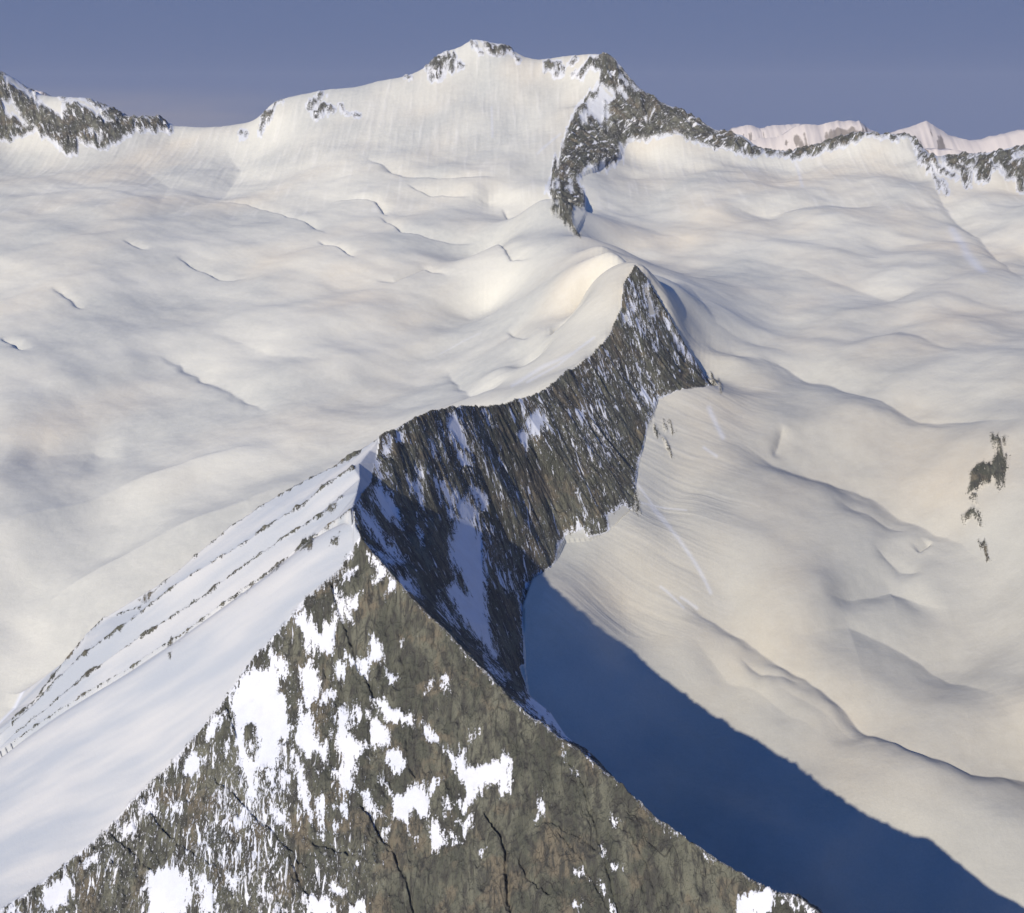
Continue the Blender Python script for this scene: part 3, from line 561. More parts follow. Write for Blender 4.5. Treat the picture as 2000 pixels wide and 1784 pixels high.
# rock teeth along the ribs of the snowy flank
for ids, w_ in ((ribd, 3.2), (ribc, 1.6), (ribb, 2.2), (riba, 1.5)):
    L = [to_px(*near.P[i_]) for i_ in ids]
    xs = [p[0] for p in L]; ys = [p[1] for p in L]
    ii = window(min(xs) - 15, max(xs) + 5, min(ys) - 15, max(ys) + 15, onN & (Y > 750) & ~is_wall)
    d, s = seg_dist(PU[ii], PV[ii], L)
    pn = perlin(PU[ii] / 38, PV[ii] / 38, 3 + int(w_ * 10)) + .5 * perlin(PU[ii] / 11, PV[ii] / 11, 8)
    ROCK[ii] = np.maximum(ROCK[ii], (w_ * .7 + pn * 4 - 1.1 - d) * 2.0 - 30 * (PU[ii] < 22))
for P in (zc('z1', [(1690, 470), (1740, 420), (1760, 430), (1740, 480), (1690, 490)]), zc('z1', [(1840, 470), (1880, 410), (1880, 450)]), zc('z1', [(930, 1030), (970, 980), (990, 990), (950, 1020)]), zc('z1', [(790, 800), (830, 740), (850, 730), (820, 790)]),
          zc('z1', [(935, 1080), (948, 1072), (945, 1095)]), zc('z1', [(1810, 290), (1850, 250), (1890, 215), (1850, 270)]), zc('z7', [(985, 180), (1040, 130), (1060, 170), (1030, 220)])):
    paint(P, onN, 'rock')

# ------------------------------------------------------------------ relief of rock and snow
rk = sstep(-6, 8, ROCK)
# coarse ribs and gullies down the fall line, finer broken rock
amp = np.interp(Y, [500, 900, 1500, 2500, 3200], [1.0, 1.1, 1.3, 2.2, 2.6])
r1 = fbm(fs / 34 + .25 * fbm(X / 60, Y / 60, 2, 3), ft / 120, 5, 41, .55, True)
r2n = fbm(fs / 9, ft / 30, 4, 61, .55, True)
r3 = fbm(X / 5.5 + .3 * Y / 5.5, Y / 4.0, 3, 71, .6)
disp = (r1 * 4.0 + r2n * 1.7 + r3 * .55) * amp
blk = np.abs(fbm(X / 30 + Y / 90, Y / 34, 5, 151, .55)) * -7 + fbm(X / 7, Y / 8, 4, 153, .62, True) * 1.3
shade_w = sstep(1010, 960, Y)
disp = np.where(is_wall, disp * (.95 - .35 * shade_w), np.where(FACE, disp * .6 + blk * 1.5, disp))
disp *= np.where((PU > 800) & FACE, .8, 1)
crest_hold = 1.0
Z += rk * (disp - 1.0) - .6 * sstep(-4, 4, ROCK) * 0
# deep cracks and gullies traced on the near face
for L_, dp, wd in ((zc('z3', [(585, 555), (640, 700), (700, 900), (780, 1180), (860, 1280), (920, 1420)]), 4, 4), (zc('z5', [(470, 540), (540, 660), (600, 850), (660, 1050), (700, 1200), (745, 1383)]), 2.2, 2), (zc('z5', [(330, 860), (450, 930), (610, 1010)]), 1.6, 2),
                   (zc('z5', [(0, 820), (60, 900), (105, 1000), (120, 1290), (140, 1400)]), 5, 4), (zc('z5', [(700, 870), (800, 930), (900, 1100), (980, 1383)]), 1.6, 2), (zc('z5', [(400, 930), (480, 1020), (560, 1130), (700, 1370)]), 1.6, 2), (zc('z5', [(190, 1060), (240, 1180), (350, 1270)]), 3, 4),
                   (zc('z4', [(1020, 560), (1200, 800), (1290, 1000), (1380, 1280)]), 5, 5), (zc('z4', [(1320, 150), (1330, 300), (1370, 400)]), 2, 3), (zc('z3', [(500, 1050), (530, 1200), (560, 1300)]), 2, 3), (zc('z3', [(1100, 900), (1110, 1100), (1180, 1260)]), 1.5, 2),
                   (zc('z2', [(1480, 270), (1560, 500), (1620, 750)]), 3, 3), (zc('z2', [(930, 860), (1020, 990), (1100, 1100)]), 3, 4), (zc('z2', [(1050, 1060), (1250, 1200), (1400, 1300)]), 2.5, 4), (zc('z2', [(720, 1080), (860, 1200), (1000, 1330)]), 2.5, 4),
                   (zc('z2', [(1400, 700), (1600, 900), (1900, 1190), (2000, 1300)]), 3, 5), (zc('z4', [(560, 900), (640, 1080), (700, 1200)]), 2.5, 4), (zc('z4', [(1100, 630), (1150, 760), (1200, 860)]), 2, 3), (zc('z4', [(700, 800), (900, 860), (1000, 850)]), 3.5, 7)):
    xs = [p[0] for p in L_]; ys = [p[1] for p in L_]
    ii = window(min(xs) - 25, max(xs) + 25, min(ys) - 25, max(ys) + 25, FACE & (ROCK > -4))
    if len(ii[0]): 
        d, s_ = seg_dist(.5 * (PU[ii] + PUw[ii]), .5 * (PV[ii] + PVw[ii]), L_)
        Z[ii] -= dp * np.exp(-(d / wd) ** 2)
for ids_, am_ in ((ra, 2.6), (la, 3.4)):
    L_ = [to_px(*near.P[i_]) for i_ in ids_]
    ii = window(-60, 1700, 1030, 1900, onN & (Y < 860) & (Y > 520))
    d, s_ = seg_dist(PU[ii], PV[ii], L_)
    x_, y_ = X[ii], Y[ii]
    tooth = .55 * np.maximum(fbm(x_ / 8 + 3, y_ / 8, 4, 171, .6), -.15) + 1.3 * np.maximum(fbm(x_ / 37, y_ / 37, 3, 175, .6), 0)
    Z[ii] += am_ * 2.2 * tooth * np.exp(-(d / 7) ** 2)
# small surface texture of the snow (sastrugi, ripples)
sn = fbm((X * .9 + Y * .3) / 22, (Y * .9 - X * .3) / 9, 3, 81, .55)
Z += (1 - rk) * sn * np.interp(Y, [500, 900, 1500, 3000], [.12, .16, .25, .45]) * np.where(onN, .7, 1)
# faint avalanche runnels below the skylines and the wall
run = fbm((X + .0 * Y) / 12, Y / 160, 3, 91, .6)
Z += (1 - rk) * run * 1.0 * sstep(2350, 2700, Y)
run2 = fbm(walls / 10, wallx / 160, 3, 95, .6)
talus = gl * sstep(1250, 1000, PU * .0 + np.abs(PU - 1250) + 850) * (Y > 900) * (Y < 1500) * (PU > 1040) * (PV > 760) * (PV < 1250) * sstep(220, 60, np.abs(PU - (1240 - (PV - 1000) * .3) - 60))
Z += run2 * .75 * talus

# ------------------------------------------------------------------ attributes
# fresh (clean) snow factor: near massif and patches in rock are clean, glaciers dusted with desert sand
fresh = np.where(onN, 1.0, 0.0)

fresh = np.where(onN, sstep(1, 14, TN - G), fresh); fresh = np.where((ROCK > -6) & (Y > 2300), np.maximum(fresh, .35), fresh); fresh = np.where((ROCK > -3) & onN & (Y < 1550), np.maximum(fresh, .5), fresh)
fresh = np.maximum(fresh, np.where(onF & (PV < 300), .3, 0)); fresh = np.where((Y > 1400) & onN, np.minimum(fresh, .5), fresh)
for L, w_ in (([(1270, 990), (1310, 1045), (1350, 1095), (1388, 1150)], 5), ([(1330, 1170), (1362, 1180)], 3), ([(1385, 800), (1400, 830), (1412, 850)], 7), ([(1375, 870), (1400, 890)], 3), ([(1290, 1155), (1335, 1188)], 3), ([(1240, 985), (1340, 1000)], 2),
              ([(1550, 305), (1568, 355)], 3), ([(1230, 930), (1290, 1010), (1310, 1040)], 3), ([(1000, 750), (1060, 715), (1120, 690)], 4), ([(1030, 742), (1090, 712), (1160, 660)], 3), ([(860, 690), (940, 650)], 0), ([(1860, 450), (1890, 500), (1920, 530)], 12),
              ([(1050, 300), (1095, 262)], 2), ([(960, 210), (962, 270)], 2)):
    xs = [p[0] for p in L]; ys = [p[1] for p in L]
    ii = window(min(xs) - 20, max(xs) + 20, min(ys) - 20, max(ys) + 20, ~onN)
    d, s = seg_dist(PU[ii], PV[ii], L)
    fresh[ii] = np.maximum(fresh[ii], .26 * sstep(w_ + 2, -1, d))
dust = .5 + .8 * fbm(X / 240, Y / 200, 4, 101)
_fl = sstep(1, 14, TN - G) * ~is_wall
dust = dust * (1 - _fl) + _fl * (.5 + .9 * fbm(Y / 26 + X / 300, X / 170, 4, 107, .55))
warm = .5 + .9 * fbm((X * .7 + Y * .7) / 330, (Y * .7 - X * .7) / 200, 3, 111) + .25 * sstep(0, 200, X)
streak = np.where(Y > 2300, run * .9, np.where(talus > .1, run2 * .7, 0))

# snow colour factor: paler basin on the left, darker near part of the right basin
_rt = np.interp(Y, [900, 1300, 1700, 2300], [.86, .92, 1.12, 1.18])
tone = 1.21 + (_rt - 1.21) * sstep(-80, 160, X)
# analytic normals of the full sheet
dZr = np.gradient(Z, axis=0); dXr = np.gradient(X, axis=0); dYr = np.gradient(Y, axis=0)
dZc = np.gradient(Z, axis=1); dXc = np.gradient(X, axis=1)
# tangents: tr = (dXr, dYr, dZr), tc = (dXc, 0, dZc);  n = tc x tr
nx = 0 * dZr - dZc * dYr; ny = dZc * dXr - dXc * dZr; nz = dXc * dYr
nl = np.sqrt(nx * nx + ny * ny + nz * nz); nx /= nl; ny /= nl; nz /= nl

# ------------------------------------------------------------------ material
def N(nt, t, **kw):
    nd = nt.nodes.new(t)
    for k, v in kw.items(): setattr(nd, k, v)
    return nd
mat = bpy.data.materials.new("snow_and_rock")
mat.use_nodes = True
nt = mat.node_tree; nt.nodes.clear(); LK = nt.links.new
out = N(nt, 'ShaderNodeOutputMaterial'); bs = N(nt, 'ShaderNodeBsdfPrincipled')
LK(bs.outputs[0], out.inputs['Surface'])
def attr(name): 
    a = N(nt, 'ShaderNodeAttribute'); a.attribute_name = name; return a
def math_(op, a, b=None, c=None, clamp=False):
    m = N(nt, 'ShaderNodeMath', operation=op, use_clamp=clamp)
    for i_, v in enumerate((a, b, c)):
        if v is None: continue
        if isinstance(v, (int, float)): m.inputs[i_].default_value = v
        else: LK(v, m.inputs[i_])
    return m.outputs[0]
def mix(f, a, b, mode='MIX'):
    m = N(nt, 'ShaderNodeMix', data_type='RGBA', blend_type=mode)
    for nm, v in (('Factor', f), ('A', a), ('B', b)):
        sck = m.inputs[nm]
        if isinstance(v, (int, float)): sck.default_value = v
        elif isinstance(v, tuple): sck.default_value = v
        else: LK(v, sck)
    return m.outputs['Result']
def mrange(v, a, b, c=0., d=1.):
    m = N(nt, 'ShaderNodeMapRange', interpolation_type='SMOOTHSTEP'); LK(v, m.inputs['Value'])
    m.inputs['From Min'].default_value = a; m.inputs['From Max'].default_value = b; m.inputs['To Min'].default_value = c; m.inputs['To Max'].default_value = d
    return m.outputs['Result']
geo = N(nt, 'ShaderNodeNewGeometry')
def noise(vec, scale, det=4, rough=.6, dist=0., typ=None):
    nz_ = N(nt, 'ShaderNodeTexNoise'); LK(vec, nz_.inputs['Vector'])
    nz_.inputs['Scale'].default_value = scale; nz_.inputs['Detail'].default_value = det; nz_.inputs['Roughness'].default_value = rough; nz_.inputs['Distortion'].default_value = dist
    return nz_.outputs['Fac']
def scaled(vec, s):
    m = N(nt, 'ShaderNodeMapping'); LK(vec, m.inputs['Vector']); m.inputs['Scale'].default_value = s
    return m.outputs[0]
a_rock = attr('rock').outputs['Fac']; a_fresh = attr('fresh').outputs['Fac']; a_dust = attr('dust').outputs['Fac']; a_warm = attr('warm').outputs['Fac']
a_flow = attr('flow').outputs['Vector']; a_speck = attr('speck').outputs['Fac']; a_lod = attr('lod').outputs['Fac']; a_streak = attr('streak').outputs['Fac']; a_patch = attr('patch').outputs['Fac']
pos = geo.outputs['Position']
# ragged outline: rock field (in units of ~10 photo px) + broken noise along the fall line
fl_a = scaled(a_flow, (1, .42, .5))
n_edge = noise(fl_a, .16, 6, .72)
n_fine = noise(pos, .55, 5, .78)
n_sp = noise(scaled(a_flow, (1, .30, .5)), .22, 5, .7, .6)
n_spr = noise(scaled(a_flow, (1, .35, .5)), .34, 5, .74, .3)
e1 = math_('MULTIPLY', math_('SUBTRACT', n_edge, .5), 3.0)
e2 = math_('MULTIPLY', math_('SUBTRACT', n_fine, .5), 3.6)
e3 = math_('MULTIPLY', math_('MULTIPLY', math_('SUBTRACT', n_spr, .5), 4.5), a_patch)
field = math_('ADD', a_rock, math_('ADD', math_('ADD', e1, e3), e2))
rockmask = mrange(field, -.04, .05)
# small snow specks caught on ledges inside the rock
th = math_('SUBTRACT', .715, math_('MULTIPLY', a_speck, .24))
n_sp2 = noise(scaled(a_flow, (1, .5, .6)), .75, 5, .75)
spk = math_('MAXIMUM', math_('SUBTRACT', n_sp, th), math_('SUBTRACT', n_sp2, math_('ADD', th, .015)))
speck = mrange(spk, 0, .018)
rockmask = math_('MULTIPLY', rockmask, math_('SUBTRACT', 1.0, speck))
# rock colour
big = noise(scaled(a_flow, (1, .45, .4)), .045, 5, .6, .4)
med = noise(scaled(a_flow, (1, .38, .6)), .22, 6, .68, .5)
fin = noise(pos, 1.2, 4, .7)
c1 = mix(mrange(big, .40, .60), (.064, .068, .048, 1), (.160, .158, .110, 1))
c2 = mix(mrange(noise(pos, .03, 4, .65), .50, .62), c1, (.175, .145, .095, 1))
c3 = mix(mrange(med, .38, .56), (.046, .045, .038, 1), c2)
fin2 = noise(scaled(a_flow, (1, .55, .8)), 1.1, 4, .75)
c3 = mix(mrange(math_('ADD', math_('MULTIPLY', fin, .5), math_('MULTIPLY', fin2, .5)), .36, .47), mix(.70, c3, (.022, .022, .02, 1)), mix(.10, c3, (.34, .32, .26, 1)))  # near-black crevices in the colour, for relief shade the frontal sun leaves out
def cracks(vec, sc_, w_):
    v_ = noise(vec, sc_, 2, .45, .3)
    return mrange(math_('ABSOLUTE', math_('SUBTRACT', v_, .5)), 0.0, w_, 1, 0)
crack = math_('MAXIMUM', cracks(scaled(a_flow, (1, .25, .3)), .035, .0045), math_('MULTIPLY', cracks(scaled(a_flow, (.5, 1, .3)), .05, .004), .7))
crack = math_('MULTIPLY', crack, mrange(noise(pos, .05, 3, .5), .40, .52))
crack = math_('MAXIMUM', crack, math_('MULTIPLY', math_('MAXIMUM', cracks(scaled(a_flow, (1, .4, .3)), .13, .010), cracks(scaled(a_flow, (.6, 1, .3)), .16, .008)), .75))
rockc = mix(math_('MULTIPLY', crack, .65), c3, (.035, .033, .03, 1))  # dark seams in the rock, also painted as shade inside the creases
# snow colour
sn_l = noise(pos, .012, 4, .55); sn_f = noise(pos, .09, 5, .65)
dirty = mix(mrange(a_warm, .25, 1.25), (.44, .44, .425, 1), (.62, .555, .465, 1))
dirty = mix(mrange(a_dust, .2, 1.0), dirty, (.60, .58, .53, 1))
dirty = mix(math_('MULTIPLY', mrange(sn_f, .3, .7), .22), dirty, (.68, .655, .61, 1))
dirty = mix(math_('MULTIPLY', mrange(n_fine, .38, .62), .16), dirty, (.36, .35, .33, 1))
dirty = mix(math_('MULTIPLY', mrange(a_streak, .0, .6), .28), dirty, (.74, .71, .68, 1))
tn_ = N(nt, 'ShaderNodeCombineXYZ'); a_tone = attr('tone').outputs['Fac']; LK(a_tone, tn_.inputs[0]); LK(math_('MULTIPLY', a_tone, .995), tn_.inputs[1]); LK(math_('MULTIPLY', a_tone, .907), tn_.inputs[2])
dirty = mix(1.0, dirty, tn_.outputs[0], 'MULTIPLY')
clean = mix(mrange(sn_l, .35, .65), (.66, .68, .71, 1), (.74, .74, .74, 1))
clean = mix(math_('MULTIPLY', mrange(sn_f, .42, .7), .35), clean, (.58, .57, .56, 1))
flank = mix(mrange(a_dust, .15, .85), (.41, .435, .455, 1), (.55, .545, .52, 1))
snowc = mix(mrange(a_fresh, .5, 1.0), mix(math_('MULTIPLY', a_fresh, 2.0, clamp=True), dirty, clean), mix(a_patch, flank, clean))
LK(mix(rockmask, snowc, rockc), bs.inputs['Base Color'])
bs.inputs['Roughness'].default_value = .85
bs.inputs['Specular IOR Level'].default_value = .15
# bump
hb = math_('ADD', math_('MULTIPLY', med, 3.4), math_('ADD', math_('MULTIPLY', fin, 1.3), math_('MULTIPLY', crack, -1.0)))
hs = math_('ADD', math_('MULTIPLY', sn_f, .6), math_('MULTIPLY', n_fine, .22))
hm = N(nt, 'ShaderNodeMix', data_type='FLOAT'); LK(rockmask, hm.inputs['Factor']); LK(hs, hm.inputs['A']); LK(math_('ADD', hb, .35), hm.inputs['B'])
bmp = N(nt, 'ShaderNodeBump'); bmp.inputs['Strength'].default_value = .75; bmp.inputs['Distance'].default_value = 1.0
LK(hm.outputs['Result'], bmp.inputs['Height']); LK(bmp.outputs[0], bs.inputs['Normal'])

# ------------------------------------------------------------------ objects
def tag(o, label=None, cat=None, group=None, kind=None):
    if label: o['label'] = label
    if cat: o['category'] = cat
    if group: o['group'] = group
    if kind: o['kind'] = kind
    return o
def empty(name, loc):
    o = bpy.data.objects.new(name, None); sc.collection.objects.link(o); o.location = loc; return o
speck_a = np.where(is_wall, .53, .42) + .25 * perlin(X / 70, Y / 70, 130)
speck_a = np.where(FACE, speck_a - .45 * sstep(620, 860, PU), speck_a); speck_a = np.where(is_wall & (Y < 1010), .40, speck_a)
speck_a = np.where(FACE & (PU < 560) & (PV > 1450), speck_a + .2, speck_a)
speck_a = np.where(onF | (Y > 2300), .56, speck_a)
lvl = np.interp(Y, [500, 1000, 1500, 3000], [1, 1, .8, .35])
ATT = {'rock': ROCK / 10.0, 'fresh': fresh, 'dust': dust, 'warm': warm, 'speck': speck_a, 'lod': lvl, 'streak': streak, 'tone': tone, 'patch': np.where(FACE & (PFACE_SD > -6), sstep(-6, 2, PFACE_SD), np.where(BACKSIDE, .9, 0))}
FLOW = np.stack([fs * lvl, ft * lvl, Z * lvl * .3], -1)
idx = np.arange(NR * NC).reshape(NR, NC)
def patch(name, m, parent=None, origin=None):
    """m: boolean per cell -> one mesh object"""
    r, c = np.nonzero(m)
    if len(r) == 0: return None
    quad = np.stack([idx[r, c], idx[r, c + 1], idx[r + 1, c + 1], idx[r + 1, c]], 1)
    used, inv = np.unique(quad, return_inverse=True); inv = inv.reshape(quad.shape).astype(np.int32)
    co = np.stack([X.ravel()[used], Y.ravel()[used], Z.ravel()[used]], 1)
    if origin is None and parent is not None: origin = np.array(parent.location)
    if origin is None: origin = co.mean(0)
    me = bpy.data.meshes.new(name)
    me.vertices.add(len(used)); me.vertices.foreach_set('co', (co - origin).astype(np.float32).ravel())
    me.loops.add(inv.size); me.loops.foreach_set('vertex_index', inv.ravel())
    me.polygons.add(len(inv)); me.polygons.foreach_set('loop_start', np.arange(0, inv.size, 4, dtype=np.int32))
    me.polygons.foreach_set('loop_total', np.full(len(inv), 4, np.int32))
    me.update(calc_edges=True)
    me.polygons.foreach_set('use_smooth', np.ones(len(inv), bool))
    for k, a in ATT.items():
        t = me.attributes.new(k, 'FLOAT', 'POINT'); t.data.foreach_set('value', a.ravel()[used].astype(np.float32))
    t = me.attributes.new('flow', 'FLOAT_VECTOR', 'POINT'); t.data.foreach_set('vector', FLOW.reshape(-1, 3)[used].astype(np.float32).ravel())
    nn = np.stack([nx.ravel()[used], ny.ravel()[used], nz.ravel()[used]], 1).astype(np.float32)
    me.normals_split_custom_set_from_vertices(nn)
    me.materials.append(mat)
    o = bpy.data.objects.new(name, me); sc.collection.objects.link(o)
    if parent is not None: o.parent = parent
    else: o.location = origin
    return o
def cell(a): return a[:-1, :-1]
U, V = cell(PU), cell(PV); YY = cell(Y); XX = cell(X); cN = cell(onN); cF = cell(onF); cR = cell(ROCK > -5); cW = cell(is_wall)
left_of = XX < np.interp(YY, [250, 900, 1000, 1220, 1540, 1900, 2100, 2360, 2900, 4200], [-50, -120, -110, 0, 175, 170, 130, 90, 240, 400])
todo = np.ones(cN.shape, bool)
def take(m):
    global todo
    m = m & todo; todo = todo & ~m; return m
is_mid = cN & (YY > np.interp(XX, [-200, -120, 20, 60], [1005, 1005, 950, 900])) & (cW | (YY > 1005)) & (XX > -175 + (YY - 1000) * .2)
m_mid_rock = take(is_mid & cR); m_mid_snow = take(is_mid)
m_fp_face = take(cN & cR & ~cW & (V > 1000) & (YY < 845) & (U + (V - 1050) * .95 > 700 - 20)); m_fp_shade = take(cN & cR & cW); m_fp_snow = take(cN)
m_C_rock = take((YY > 1900) & cR & (U > 1060) & (U < 1436) & (U > 1040) & ((V > 190) | (U > 1120)))
m_bc_snow = take(cF)
m_left_rock = take((YY > 2600) & (U < 340) & cR)
m_right_rock = take((YY > 2300) & (U >= 1436) & cR)
OUTS = [('a5', (1590, 1850, 495, 870), 'largest dark rock outcrop poking through the snow slope near the right edge, Y-shaped and broken'),
        ('a5', (1560, 1680, 890, 1065), 'small brownish rock just below the large outcrop near the right edge'),
        ('a5', (1650, 1750, 1135, 1265), 'thin dark sliver of rock, lowest of the outcrops near the right edge'),
        ('a2', (1040, 1300, 185, 400), 'dark rock ribs hanging under the crest left of the highest snow summit'),
        ('a2', (1330, 1710, 95, 255), 'dark rock band capping the highest snow summit on its right'),
        ('a2', (1865, 2000, 255, 370), 'small dark rock in the saddle between the two highest summits'),
        ('a2', (160, 600, 480, 660), 'dark rock patch under the long snow crest, left of the highest summit'),
        ('a1', (1680, 1860, 490, 720), 'narrow dark rocks on the steep left end of the long snow crest'),
        ('a8', (1165, 1208, 300, 390), 'left one of two small rock slivers on the snow right of the rock wall foot'),
        ('a8', (1222, 1265, 300, 390), 'right one of two small rock slivers on the snow right of the rock wall foot'),
        ('a8', (1170, 1250, 425, 545), 'single long rock sliver on the snow slope below the rock wall foot')]
m_outs = []
for k, (x0_, x1_, y0_, y1_), lab in OUTS:
    (ax_, ay_), (bx_, by_) = zc(k, [(x0_, y0_), (x1_, y1_)])
    m_outs.append((take((U > ax_ - 4) & (U < bx_ + 4) & (V > ay_ - 4) & (V < by_ + 4) & cR & ~cN & (YY > (1000 if k in ('a5', 'a8') else 2500)) & (YY < (1700 if k in ('a5', 'a8') else 3300))), lab))
m_main = take((YY > 2560) & (U > 340) & (U < 1120) & (V < 330))
m_glL = take(left_of); m_glR = take(todo.copy())

def near_origin(m):
    r, c = np.nonzero(m); return (float(XX[r, c].mean()), float(YY[r, c].mean()), float(cell(Z)[r, c].min()))
o = patch('glacier', m_glL); tag(o, 'broad rolling snow-covered glacier left of the dark ridge, cut by thin crevasse lines', 'glacier', kind='structure')
o = patch('glacier', m_glR); tag(o, 'dusty snow basin right of the dark ridge with a long curving wind scoop', 'glacier', kind='structure')
e = empty('mountain_peak', near_origin(m_fp_face)); tag(e, 'pyramid-shaped nearest peak, snow-streaked dark rock face towards the viewer', 'mountain peak', kind='structure')
tag(patch('rock_face', m_fp_face, e), 'sunlit triangular rock face streaked with white snow'); tag(patch('shaded_face', m_fp_shade, e), 'rock face in deep blue shadow'); tag(patch('snow_flank', m_fp_snow, e), 'ribbed white snow flank falling to the left')
e = empty('mountain_ridge', near_origin(m_mid_rock)); tag(e, 'long dark rock wall rising to a pointed summit in the middle, behind the nearest peak', 'mountain ridge', kind='structure')
patch('rock_wall', m_mid_rock, e); patch('snow_crest', m_mid_snow, e)
e = empty('mountain_peak', near_origin(m_C_rock)); tag(e, 'dark rocky summit right of the highest snow top, its rock face sweeping down to the snow ridge', 'mountain peak', kind='structure')
patch('rock_face', m_C_rock, e); patch('snow_crest', m_bc_snow, e)
o = patch('snow_peak', m_main); tag(o, 'highest snow-covered mountain on the skyline, small rocks along its crest', 'mountain peak', kind='structure')
o = patch('rocky_mountain', m_left_rock); tag(o, 'jagged rock and snow mountain on the skyline at the far left edge', 'mountain', kind='structure')
o = patch('rocky_ridge', m_right_rock); tag(o, 'low grey rock ridge along the skyline at the right, above the snow basin', 'mountain ridge', kind='structure')
for m_, lab in m_outs:
    o = patch('rock_outcrop', m_)
    if o is not None: tag(o, lab, 'rock outcrop', 'rocks sticking out of the snow')

# ------------------------------------------------------------------ distant ranges
rmat = bpy.data.materials.new("distant_snow_and_rock"); rmat.use_nodes = True
nt = rmat.node_tree; LK = nt.links.new; bs = nt.nodes['Principled BSDF']; bs.inputs['Roughness'].default_value = .9; bs.inputs['Specular IOR Level'].default_value = .1
geo = N(nt, 'ShaderNodeNewGeometry'); a_st = attr('steep').outputs['Fac']
nf = noise(scaled(geo.outputs['Position'], (1, 1, 1.5)), .006, 7, .7)
LK(mix(mrange(math_('ADD', a_st, math_('SUBTRACT', nf, .5)), .56, .74), (.66, .59, .52, 1), (.27, .235, .20, 1)), bs.inputs['Base Color'])
def far_range(name, sky_px, dist, depth, label, seed, rockiness=.0):
    us = np.linspace(sky_px[0][0], sky_px[-1][0], 260); vs = np.interp(us, [p[0] for p in sky_px], [p[1] for p in sky_px])
    rows = np.linspace(-1, 1, 70)
    a_ = np.array([ray(u_, v_) for u_, v_ in zip(us, vs)])
    XC = a_[:, 0] * dist; ZC = a_[:, 1] * dist
    xx = np.broadcast_to(XC, (70, 260)); yy = dist + rows[:, None] * depth + 0 * xx
    ymod = 300 * fbm(XC / 1500, XC * 0, 3, seed)
    depth = depth * 3.2; yy = dist + rows[:, None] * depth + 0 * xx
    prof = 1 - np.abs(rows[:, None]) ** .8
    ztop = np.broadcast_to(ZC, xx.shape)
    bumps = fbm(xx / 700, yy / 900, 6, seed + 5, .55, True)
    zz = -1300 + (ztop + 1300) * prof + bumps * 330 * (1 - prof) ** .6 + bumps * 22 - 8
    yy = yy + ymod; endt = sstep(0, .08, np.linspace(0, 1, 260)) * sstep(0, .08, np.linspace(1, 0, 260))
    zz = -1300 + (zz + 1300) * (.55 + .45 * endt)
    me = bpy.data.meshes.new(name)
    co = np.stack([xx, yy, zz], -1).reshape(-1, 3); org = np.array([XC.mean(), dist, -1300.]); 
    I = np.arange(70 * 260).reshape(70, 260); quad = np.stack([I[:-1, :-1], I[:-1, 1:], I[1:, 1:], I[1:, :-1]], -1).reshape(-1, 4)
    me.from_pydata((co - org).tolist(), [], quad.tolist()); me.polygons.foreach_set('use_smooth', np.ones(len(quad), bool))
    gz = np.hypot(np.gradient(zz, axis=1) / np.gradient(xx, axis=1), np.gradient(zz, axis=0) / np.gradient(yy, axis=0))
    t = me.attributes.new('steep', 'FLOAT', 'POINT'); t.data.foreach_set('value', (sstep(.35, 1.5, gz) + rockiness).ravel().astype(np.float32))
    me.materials.append(rmat); o = bpy.data.objects.new(name, me); sc.collection.objects.link(o); o.location = org
    return tag(o, label, 'mountain range', kind='structure')
far_range('mountain_range', [(1390, 300), (1430, 282), (1470, 275), (1520, 262), (1560, 246), (1600, 243), (1640, 237), (1672, 234), (1690, 246), (1720, 262), (1800, 300)], 4600, 500, 'snowy hazy range just behind the right-hand skyline ridge, its flat white top in view', 1)
far_range('mountain_range', [(1400, 275), (1430, 250), (1465, 244), (1480, 250), (1510, 238), (1530, 240), (1555, 236), (1570, 244), (1600, 262), (1650, 275)], 7800, 900, 'faint brown-grey distant peaks at the left end of the right-hand horizon', 2, .12)
far_range('mountain_range', [(1690, 270), (1740, 252), (1780, 246), (1815, 238), (1840, 250), (1865, 258), (1900, 264), (1925, 266), (1960, 258), (2000, 250), (2080, 235), (2200, 250), (2400, 262)], 7000, 900, 'long hazy brown-grey range fading along the horizon at the right edge', 3, .08)
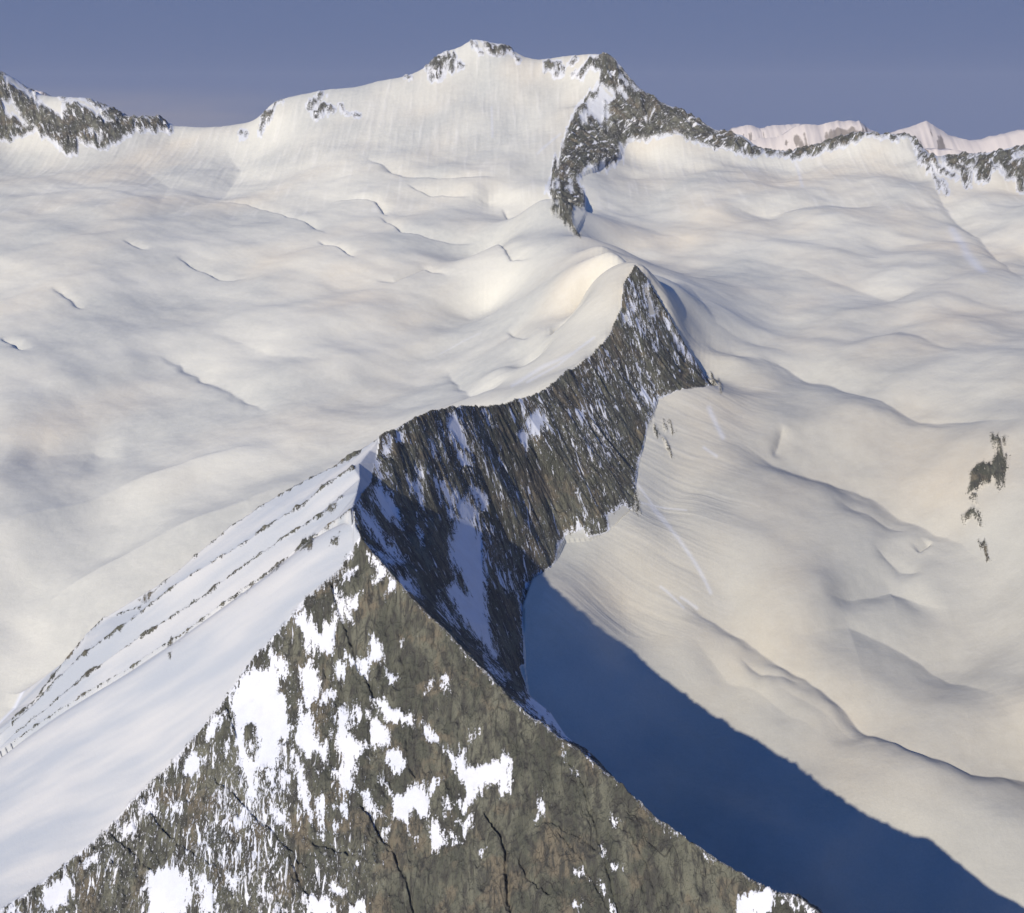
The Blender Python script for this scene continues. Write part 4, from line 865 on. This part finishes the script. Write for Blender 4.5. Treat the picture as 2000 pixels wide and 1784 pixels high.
far_range('mountain_range', [(1790, 290), (1830, 292), (1870, 300), (1920, 308), (1970, 315), (2030, 330)], 4200, 400, 'low snowy spur behind the rocks at the right edge', 4)
far_range('mountain_range', [(30, 230), (55, 200), (66, 176), (78, 174), (92, 184), (110, 215), (150, 260)], 6000, 500, 'tiny hazy summit peeking over the snow saddle of the far left mountain', 5, .1)
# deep ground beyond and below everything
def plain():
    me = bpy.data.meshes.new('valley_floor'); s_ = 12000
    me.from_pydata([(-s_, -s_, 0), (s_, -s_, 0), (s_, s_, 0), (-s_, s_, 0)], [], [(0, 1, 2, 3)])
    me.materials.append(rmat); a = me.attributes.new('steep', 'FLOAT', 'POINT'); a.data.foreach_set('value', [.1] * 4)
    o = bpy.data.objects.new('valley_floor', me); sc.collection.objects.link(o); o.location = (0, 0, -1300)
    tag(o, 'low ground far below the peaks', 'ground', kind='structure')
plain()
# ------------------------------------------------------------------ haze
HZ = 2.4e-5
me = bpy.data.meshes.new('haze'); b = (12500, 12500); z0, z1 = -1302, 420
me.from_pydata([(-b[0], -b[1], z0), (b[0], -b[1], z0), (b[0], b[1], z0), (-b[0], b[1], z0), (-b[0], -b[1], z1), (b[0], -b[1], z1), (b[0], b[1], z1), (-b[0], b[1], z1)], [],
               [(0, 3, 2, 1), (4, 5, 6, 7), (0, 1, 5, 4), (1, 2, 6, 5), (2, 3, 7, 6), (3, 0, 4, 7)])
o = bpy.data.objects.new('haze', me); sc.collection.objects.link(o)
hm_ = bpy.data.materials.new('haze_air'); hm_.use_nodes = True; nt = hm_.node_tree; nt.nodes.clear()
ho = nt.nodes.new('ShaderNodeOutputMaterial'); pv = nt.nodes.new('ShaderNodeVolumePrincipled')
pv.inputs['Color'].default_value = (.93, .90, .92, 1); pv.inputs['Density'].default_value = HZ; pv.inputs['Anisotropy'].default_value = .0
nt.links.new(pv.outputs[0], ho.inputs['Volume']); me.materials.append(hm_)
tag(o, 'thin pale haze in the air between the viewer and the far mountains', 'haze', kind='stuff')
